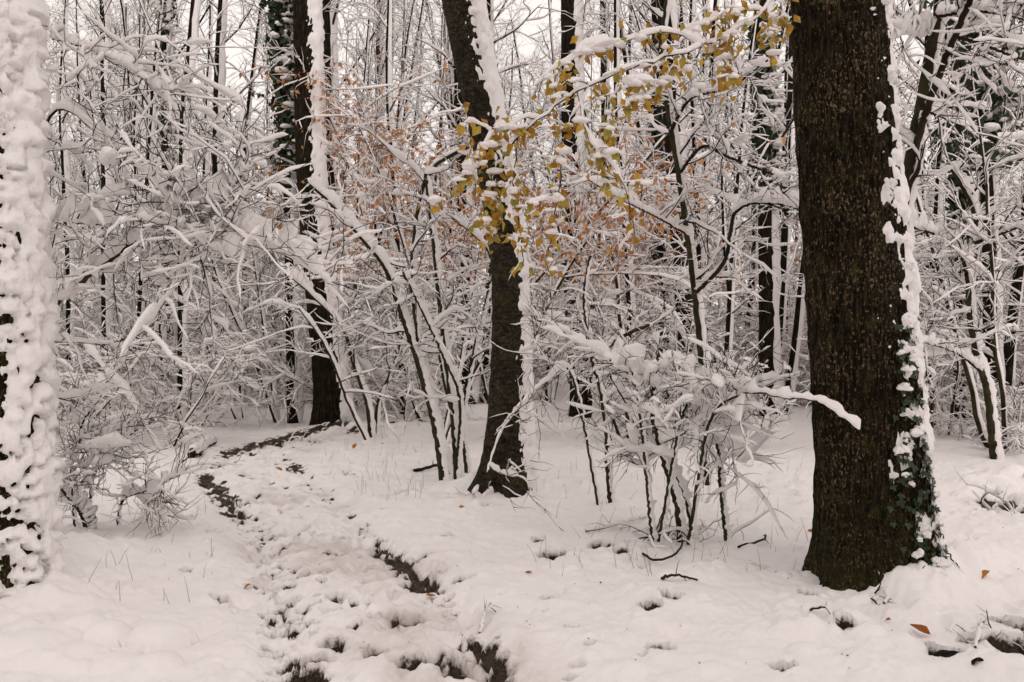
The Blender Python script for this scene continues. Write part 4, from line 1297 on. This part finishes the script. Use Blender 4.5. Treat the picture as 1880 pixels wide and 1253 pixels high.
def golden_bough():
    w = Wood(500)
    r = w.r
    p = px_line([(1560, 1010, 7.3), (1560, 700, 7.3), (1540, 300, 7.2), (1525, 0, 7.0), (1505, -150, 6.6), (1462, -70, 6.0), (1400, 20, 5.75), (1290, 85, 5.6), (1180, 118, 5.5),
                 (1080, 158, 5.45), (990, 215, 5.45), (930, 280, 5.5), (905, 350, 5.55)], True)
    cp = spline(p, 120)
    rr_ = np.linspace(0.03, 0.006, 120)
    w.add(cp[None, :64], rr_[None, :64], 0)
    w.add(cp[None, 62:] + w.r.normal(0, 0.006, (1, 58, 3)), rr_[None, 62:] * 0.7, 1, 0.5)
    w.branches((cp[None, 64:], rr_[None, 64:]), 26, 0.0, 1.0, 60, 0.20, 8, 0.2, (0, 0, -0.7), 2, rr=0.4, rmin=0.0022, rmax=0.004)
    extra_tw = w.groups[-1][0]
    subs = [[(1080, 158, 5.45), (1045, 230, 5.4), (1030, 330, 5.38), (1005, 460, 5.4)],
            [(990, 215, 5.45), (930, 232, 5.4), (885, 270, 5.35), (850, 330, 5.35)],
            [(950, 255, 5.5), (945, 330, 5.45), (955, 410, 5.42), (960, 490, 5.42)],
            [(930, 280, 5.5), (905, 330, 5.5), (892, 400, 5.5), (905, 440, 5.5)],
            [(1150, 128, 5.5), (1120, 190, 5.42), (1105, 270, 5.4), (1110, 340, 5.4)],
            [(1250, 98, 5.57), (1215, 150, 5.5), (1180, 180, 5.45), (1140, 190, 5.4)],
            [(1330, 62, 5.65), (1330, 110, 5.6), (1350, 140, 5.55)],
            [(1290, 85, 5.6), (1235, 60, 5.6), (1150, 75, 5.6), (1060, 105, 5.55), (980, 160, 5.5)],
            [(1400, 20, 5.75), (1345, 25, 5.7), (1270, 55, 5.65)],
            [(1440, -30, 5.9), (1430, 40, 5.8), (1400, 80, 5.75)],
            [(1060, 170, 5.45), (1080, 250, 5.35), (1140, 330, 5.3), (1165, 430, 5.3)]]
    allp = []
    for k, sp in enumerate(subs):
        q = px_line(sp)
        a = w.stem(q, 0.0055, 0.0025, n=18, level=1, wob=0.006)
        b = w.branches(a, 6, 0.15, 1.0, 50, 0.13, 6, 0.2, (0, 0, -0.6), 2, rr=0.6, rmin=0.002)
        if sp[0][0] < 1420:
            allp.append(a[0][0][4:])
        allp.append(b[0].reshape(-1, 3))
    allp.append(cp[66:])
    allp.append(extra_tw[:, 2:].reshape(-1, 3))
    pts = np.vstack(allp)
    root = thing('hazel_tree', 'bough of golden and olive leaves arching left from behind the massive right trunk', 'tree', p[0])
    parts = w.build(root, p[0], trunk_name='trunk', load=0.024, lumps=2.6, lump_size=0.04, bare=(0, 0, .3, .5), ks=(9, 8, 6, 5), lsub=3)
    cr = parts['crown']
    n = 0
    gs = Geo()
    for i in r.permutation(len(pts)):
        if n >= 298:
            break
        c = pts[i]
        px = 940 + F * c[0] / c[1]
        py = HZ - F * (c[2] - CH) / c[1]
        if px > 1470 or py < -60 or r.random() < 0.35 * (px > 1060):
            continue
        o = link('leaf', GOLD[int(r.integers(0, len(GOLD)))], cr)
        o.location = c + r.normal(0, 0.012, 3) - p[0]
        o.rotation_euler = (r.normal(0, 0.45), r.normal(0, 0.4), r.uniform(-1.2, 1.2) + (math.pi if r.random() < 0.5 else 0))
        o.scale = (r.uniform(0.5, 0.95),) * 3
        n += 1
        if r.random() < 0.45:
            blobs(gs, (c + np.array([0, -0.008, -0.012]))[None], np.array([r.uniform(0.014, 0.036)]), r, 2, 0.8)
    more = pts[r.integers(0, len(pts), 420)] + r.normal(0, 0.05, (420, 3))
    g2 = Geo()
    leaf_quads(g2, more, r.normal(0, 1, (420, 3)) * np.array([1, 1, 0.4]), 0.055, r)
    link('small_leaves', g2.mesh('small_leaves', M_GOLD, p[0]), cr, kind='stuff')
    link('leaf_snow', gs.mesh('leaf_snow', M_SNOW, p[0]), cr, kind='stuff')


golden_bough()

# single yellow leaves still hanging in the twigs right and left
r = np.random.default_rng(61)

# ------------------------------------------------------------------ ivy on the massive right trunk
def ivy_leaf_mesh(name, seed):
    r_ = np.random.default_rng(seed)
    a = np.radians([-90, -50, -25, 10, 35, 65, 90, 115, 145, 170, 205, 230])
    q = np.array([0.35, 0.75, 0.55, 0.9, 0.5, 0.62, 1.0, 0.62, 0.5, 0.9, 0.55, 0.75])
    v = np.stack([np.cos(a) * q, np.sin(a) * q * -1, 0.18 * np.abs(np.cos(a)) * q + r_.normal(0, 0.03, 12)], 1) * 0.034
    g = Geo()
    i = np.arange(12)
    g.add(np.vstack([v, [[0, 0, 0.002]]]), None, np.stack([i, np.roll(i, -1), np.full(12, 12)], 1))
    return g.mesh(name, M_IVY, smooth=False)


IVY = [ivy_leaf_mesh('ivy_leaf', 600 + i) for i in range(3)]
n_ivy = 0
gs = Geo()
vine = Wood(66)
for strand, (az0, az1, z0, z1) in enumerate([(-58, -48, 0.05, 1.25), (-48, -62, 0.2, 0.95), (-70, -66, 0.0, 0.75), (-40, -44, 0.3, 1.35)]):
    line = []
    for t in np.linspace(0, 1, 14):
        q, nn = right_surf(z0 + (z1 - z0) * t, math.radians(az0 + (az1 - az0) * t + 4 * math.sin(7 * t + strand)))
        line.append(q + nn * 0.008)
    vine.stem(np.array(line), 0.006, 0.003, n=24, level=1)
_, gv, _ = vine.meshes()
link('ivy_stem', gv.mesh('ivy_stem', M_TWIG, right_base), right_trunk)
for i in range(250):
    zz = abs(r.normal(0.42, 0.36)) if i < 150 else r.uniform(0.6, 1.6)
    az = math.radians(r.normal(-56, 9 if zz > 0.9 else 14))
    q, nn = right_surf(zz, az)
    o = link('ivy_leaf', IVY[i % 3], right_trunk)
    nn = unit(nn + r.normal(0, 0.28, 3) + np.array([0, 0, 0.35]))
    o.location = q + nn * r.uniform(0.012, 0.04) - right_base
    o.rotation_euler = Vector(nn).to_track_quat('Z', 'Y').to_euler()
    o.rotation_euler.rotate_axis('Z', r.uniform(-0.8, 0.8))
    o.scale = (r.uniform(0.55, 1.15),) * 3
    if r.random() < 0.10:
        blobs(gs, (q + nn * 0.03 + np.array([0, 0, 0.012]))[None], np.array([r.uniform(0.012, 0.03)]), r, 3, 1.15, 0.45)
link('ivy_snow', gs.mesh('ivy_snow', M_SNOW, right_base), right_trunk, kind='stuff')


# ------------------------------------------------------------------ small things on the snow
def gp(px, py):
    d = CH * F / (py - HZ)
    for _ in range(4):
        x = (px - 940) / F * d
        h, _, _, _ = ground_full(np.array([x]), np.array([d]))
        d = (CH - h[0]) * F / (py - HZ)
    x = (px - 940) / F * d
    h, _, _, _ = ground_full(np.array([x]), np.array([d]))
    return np.array([x, d, h[0]])


FL = [leaf_mesh('fallen_leaf', M_FALLEN, 700 + i, 0.085, 0.045) for i in range(4)]
for (px, py, size, lab) in [
        (462, 1083, .8, 'rusty fallen leaf on smooth snow left of the path'),
        (840, 936, .9, 'orange fallen leaf on snow left of the leaning middle trunk'),
        (977, 1056, .9, 'orange fallen leaf beside dark holes in the snow'),
        (1497, 975, 1.1, 'pale orange fallen leaf left of the massive right trunk'),
        (1816, 1078, 1.25, 'golden narrow fallen leaf on snow right of the massive trunk'),
        (1712, 1174, 1.2, 'yellow fallen leaf on the dark bark piece at bottom right'),
        (1492, 1052, 1.2, 'olive leaf upright against the foot of the massive trunk'),
        (476, 830, 1.0, 'tiny orange leaf beside the muddy bend of the path'),
        (520, 868, 1.0, 'small tan leaf by the dark puddle on the path'),
        (648, 828, 1.2, 'yellow leaf on snow below the path-bend trunk'),
        (780, 1101, .7, 'small ochre leaf at the end of the muddy rut'),
        (1842, 918, 1.1, 'amber leaf caught on the snowy brush heap'),
        (1638, 1131, .45, 'tiny orange scrap of leaf below the massive trunk'),
        (655, 876, .9, 'orange leaf on snow right of the path among grass stalks')]:
    q = gp(px, py)
    o = link('fallen_leaf', FL[int(r.integers(0, 4))], None, q + np.array([0, 0, 0.022]))
    o.rotation_euler = (math.radians(90 + r.uniform(-25, 15)) if 'upright' not in lab else 0.3, r.normal(0, 0.3), r.uniform(0, 6.28))
    o.scale = (size,) * 3
    tag(o, lab, 'leaf')

# twigs lying on or poking from the snow
for (rows, w0, lab) in [
        ([(760, 868), (800, 862), (840, 850)], 7, 'short dark stick lying on snow before the leaning middle trunk'),
        ([(880, 1147), (895, 1137), (910, 1128)], 5, 'little dark twig on the snow beside the right-hand rut'),
        ([(1488, 1125), (1520, 1133), (1545, 1150)], 5, 'bent black twig on the snow left below the massive trunk'),
        ([(1720, 1056), (1740, 1075), (1762, 1087)], 4, 'thin curved twig on the mound right of the massive trunk'),
        ([(1215, 1060), (1245, 1068), (1280, 1058)], 6, 'snow-capped stick below the tangled dark shrub'),
        ([(1180, 1020), (1205, 1038), (1240, 1030), (1260, 985)], 5, 'bent twig poking from snow under the tangled shrub'),
        ([(1075, 978), (1140, 970), (1195, 948)], 5, 'long thin twig pointing left from the tangled shrub'),
        ([(1355, 1008), (1400, 1002), (1405, 985)], 5, 'crooked bare twig in the snow left of the massive trunk'),
        ([(1790, 1195), (1800, 1160), (1806, 1150)], 5, 'short pale stalk poking up at bottom right')]:
    q = np.array([gp(*t) for t in rows])
    d = q[0, 1]
    k = len(q)
    lift = 0.012 + 0.03 * np.sin(np.linspace(0, 3.1, k))
    q[:, 2] += lift
    w = Wood(int(rows[0][0]))
    a = w.stem(q, w0 / 2 / F * d, w0 / 3.4 / F * d, n=16, level=1, wob=0.004)
    w.branches(a, 3, 0.3, 0.95, 40, 0.07, 5, 0.2, (0, 0, 0.2), 3, rr=0.5, rmin=0.0015)
    _, gc, _ = w.meshes(load=0.008, bare=(0, .4, .5, .9), merge=True)
    tag(link('fallen_twig', gc.mesh('fallen_twig', [M_TWIG, M_SNOW], q[0]), None, q[0]), lab, 'twig')

# a cut log, a fallen tree, a rotten stump, a brush heap and a slab of bark
def log(name, lab, cat, a, b, r0, r1, seed, bark, snow=0.05, sink=0.4, moss=None):
    a = np.array(a); b = np.array(b)
    n, k = 30, 20
    t = np.linspace(0, 1, n)
    c = a + (b - a) * t[:, None]
    R = r0 + (r1 - r0) * t
    c[:, 2] += 0.03 * noise2(t * 3, t * 0 + seed, seed)
    g = Geo()
    tubes(g, c[None], (R * (1 + 0.1 * noise2(t * 14, t * 0, seed)))[None], k)
    T, A, B = frames(c[None])
    th = np.arange(k) * 2 * np.pi / k
    for e, sgn in ((0, -1), (n - 1, 1)):      # sawn ends with a hollowed middle
        ring = c[e] + R[e] * (A[0, e] * np.cos(th)[:, None] + B[0, e] * np.sin(th)[:, None])
        mid = c[e] - sgn * T[0, e] * R[e] * 0.25
        i = np.arange(k)
        g.add(np.vstack([ring, mid[None]]), None, np.stack([i, np.roll(i, -1), np.full(k, k)], 1))
    root = thing(name, lab, cat, a)
    link('trunk', g.mesh('trunk', bark, a), root)
    gs = Geo()
    rr = np.random.default_rng(seed)
    snow_on(gs, c[None], R[None], snow, 14, rr, 0, 0.3, wind=0.4)
    link('snow', gs.mesh('snow', M_SNOW, a), root)
    return root


q0, q1 = gp(352, 840), gp(392, 818)
log('cut_log', 'short mossy log lying in the snow left of the muddy path', 'log', q0 + np.array([0, 0, 0.05]), q1 + np.array([0, 0, 0.06]), 0.055, 0.042, 31, M_BARK, 0.008)
log('fallen_tree', 'snow-covered fallen trunk lying across the background beyond the path', 'log', P(405, 735, 24), P(575, 693, 26), 0.20, 0.12, 32, M_BARK, 0.06)
log('fallen_tree', 'second slimmer fallen trunk lying above the other beyond the path', 'log', P(425, 722, 25.5), P(600, 708, 27), 0.12, 0.09, 33, M_BARK, 0.05)
sb = P(1712, 0, 15.5)
sb[2] = G(sb[0], sb[1])
log('rotten_stump', 'rusty brown broken stump standing right of the massive trunk', 'stump', sb + np.array([0, 0, -0.1]), sb + np.array([-0.03, 0, 0.66]), 0.10, 0.085, 34, M_RUST, 0.05)

def brush(name, lab, px, py, seed, size, nb, load=0.03):
    q = gp(px, py)
    w = Wood(seed)
    r_ = w.r
    p0 = q + r_.normal(0, size * 0.45, (nb, 3)) * np.array([1, 0.8, 0.12])
    p0[:, 2] = q[2] - 0.04
    d0 = r_.normal(0, 1, (nb, 3))
    d0[:, 2] = np.abs(d0[:, 2]) * 0.5 + 0.15
    pts = grow(p0, d0, np.full(nb, size) * r_.uniform(0.5, 1.3, nb), 9, 0.16, (0, 0, -0.9), r_)
    a = w.add(pts, taper(np.full(nb, 0.007), 9), 1)
    w.branches(a, 4, 0.2, 1, 45, size * 0.35, 6, 0.2, (0, 0, -0.3), 2, rr=0.6, rmin=0.0022)
    root = thing(name, lab, 'brush', q)
    pt = w.build(root, q, load=load, lumps=0.15, lump_size=size * 0.10, bare=(0, .1, .3, .6), lsub=3, crown_name='twigs')
    if 'snow' in pt:
        pt['snow']['kind'] = 'stuff'
    return root


brush('brush_heap', 'low heap of dark brushwood under lumps of snow at the right edge', 1845, 935, 41, 0.5, 26, 0.04)
brush('brush_heap', 'small dark tangle of twigs in a snow hole under the tangled shrub', 1240, 985, 42, 0.36, 34, 0.014)
brush('brush_heap', 'dark twigs and leaves showing in a hole in open snow', 1115, 1022, 43, 0.12, 10, 0.012)
brush('brush_heap', 'dark leafy debris in the bottom right corner', 1855, 1205, 44, 0.25, 26, 0.006)
brush('brush_heap', 'low brush under snow on the bank left beyond the path', 215, 765, 45, 0.9, 30, 0.06)
brush('brush_heap', 'snowy brush beside the lone slim sapling on the bank', 345, 752, 46, 0.7, 24, 0.06)
brush('brush_heap', 'tuft of broken dark sticks at the foot of the path-bend trunk', 572, 806, 47, 0.4, 12, 0.02)
brush('brush_heap', 'snowy root tangle at the foot of the leaning middle trunk', 868, 905, 48, 0.2, 12, 0.03)
brush('brush_heap', 'dark root stubs at the foot of the massive right trunk', 1625, 1075, 49, 0.16, 12, 0.016)

def bark_slab():
    a, b = gp(1702, 1182) + np.array([0, 0, 0.03]), gp(1795, 1235) + np.array([0, 0, 0.04])
    n, k = 22, 9
    t = np.linspace(0, 1, n)
    c = a + (b - a) * t[:, None]
    ax = unit(b - a)
    sd = unit(np.cross(ax, [0, 0, 1.0]))
    up = np.cross(sd, ax)
    th = np.radians(np.linspace(-70, 70, k))
    wv = 0.055 * (0.45 + 0.55 * np.sin(np.pi * np.clip(t + 0.12, 0, 1))) * (1 + 0.25 * noise2(t * 9, t * 0, 3))
    out = []
    for lay in (0.0, 0.012):
        v = c[:, None] + (wv[:, None] * np.sin(th))[..., None] * sd + (wv[:, None] * np.cos(th) - 0.045 - lay)[..., None] * up
        out.append(v)
    g = Geo()
    i = np.arange(n * k).reshape(n, k)
    q = np.stack([i[:-1, :-1], i[:-1, 1:], i[1:, 1:], i[1:, :-1]], -1).reshape(-1, 4)
    m = n * k
    rim = []
    for e in (0, k - 1):
        rim.append(np.stack([i[:-1, e], i[1:, e], i[1:, e] + m, i[:-1, e] + m], -1))
    for e in (0, n - 1):
        rim.append(np.stack([i[e, :-1], i[e, 1:], i[e, 1:] + m, i[e, :-1] + m], -1))
    g.add(np.vstack([out[0].reshape(-1, 3), out[1].reshape(-1, 3)]), np.vstack([q, q + m] + rim))
    o = link('bark_slab', g.mesh('bark_slab', M_BARK), None)
    tag(o, 'slab of dark bark half buried in snow at bottom right', 'bark')


bark_slab()

# dry stalks standing out of the snow
g = Geo()
r = np.random.default_rng(88)
pts, rad = [], []
for i in range(300):
    if i < 120:
        px, py = r.uniform(560, 780), r.uniform(800, 930)
    elif i < 180:
        px, py = r.uniform(150, 460), r.uniform(880, 1130)
    elif i < 300:
        px, py = r.uniform(980, 1520), r.uniform(840, 1080)
    else:
        px, py = r.uniform(1700, 1880), r.uniform(820, 1050)
    d = CH * F / (py - HZ)
    x = (px - 940) / F * d
    if np.hypot(PATH[:, 0] - x, PATH[:, 1] - d).min() < 0.7:
        continue
    L = r.uniform(0.05, 0.22)
    p0 = np.array([[x, d, G(x, d) - 0.03]])
    a = grow(p0, np.array([[r.normal(0, 0.16), r.normal(0, 0.16), 1.0]]), np.array([L]), 5, 0.07, (r.normal(0, .3), 0, 0), r)
    pts.append(a[0])
    rad.append(np.linspace(0.0018, 0.0008, 5))
tubes(g, np.array(pts), np.array(rad), 3)
o = link('dry_grass', g.mesh('dry_grass', M_GRASS), None, kind='stuff')
tag(o, 'thin dry grass stalks sticking up through the snow', 'grass')

# crumbs of leaf and bark on the snow
r = np.random.default_rng(99)
g = Geo()
cx_, cy_ = [], []
while len(cx_) < 120:
    px, py = r.uniform(420, 1880), r.uniform(830, 1250)
    d = CH * F / (py - HZ)
    cx_.append((px - 940) / F * d)
    cy_.append(d)
cx_, cy_ = np.array(cx_), np.array(cy_)
hh = ground_full(cx_, cy_)[0]
leaf_quads(g, np.stack([cx_, cy_, hh + 0.006], 1), np.tile([0, 0, 1.0], (120, 1)), 0.013, r)
o = link('leaf_litter', g.mesh('leaf_litter', M_RUST), None, kind='stuff')
tag(o, 'tiny brown crumbs of leaf and bark scattered on the snow', 'litter')
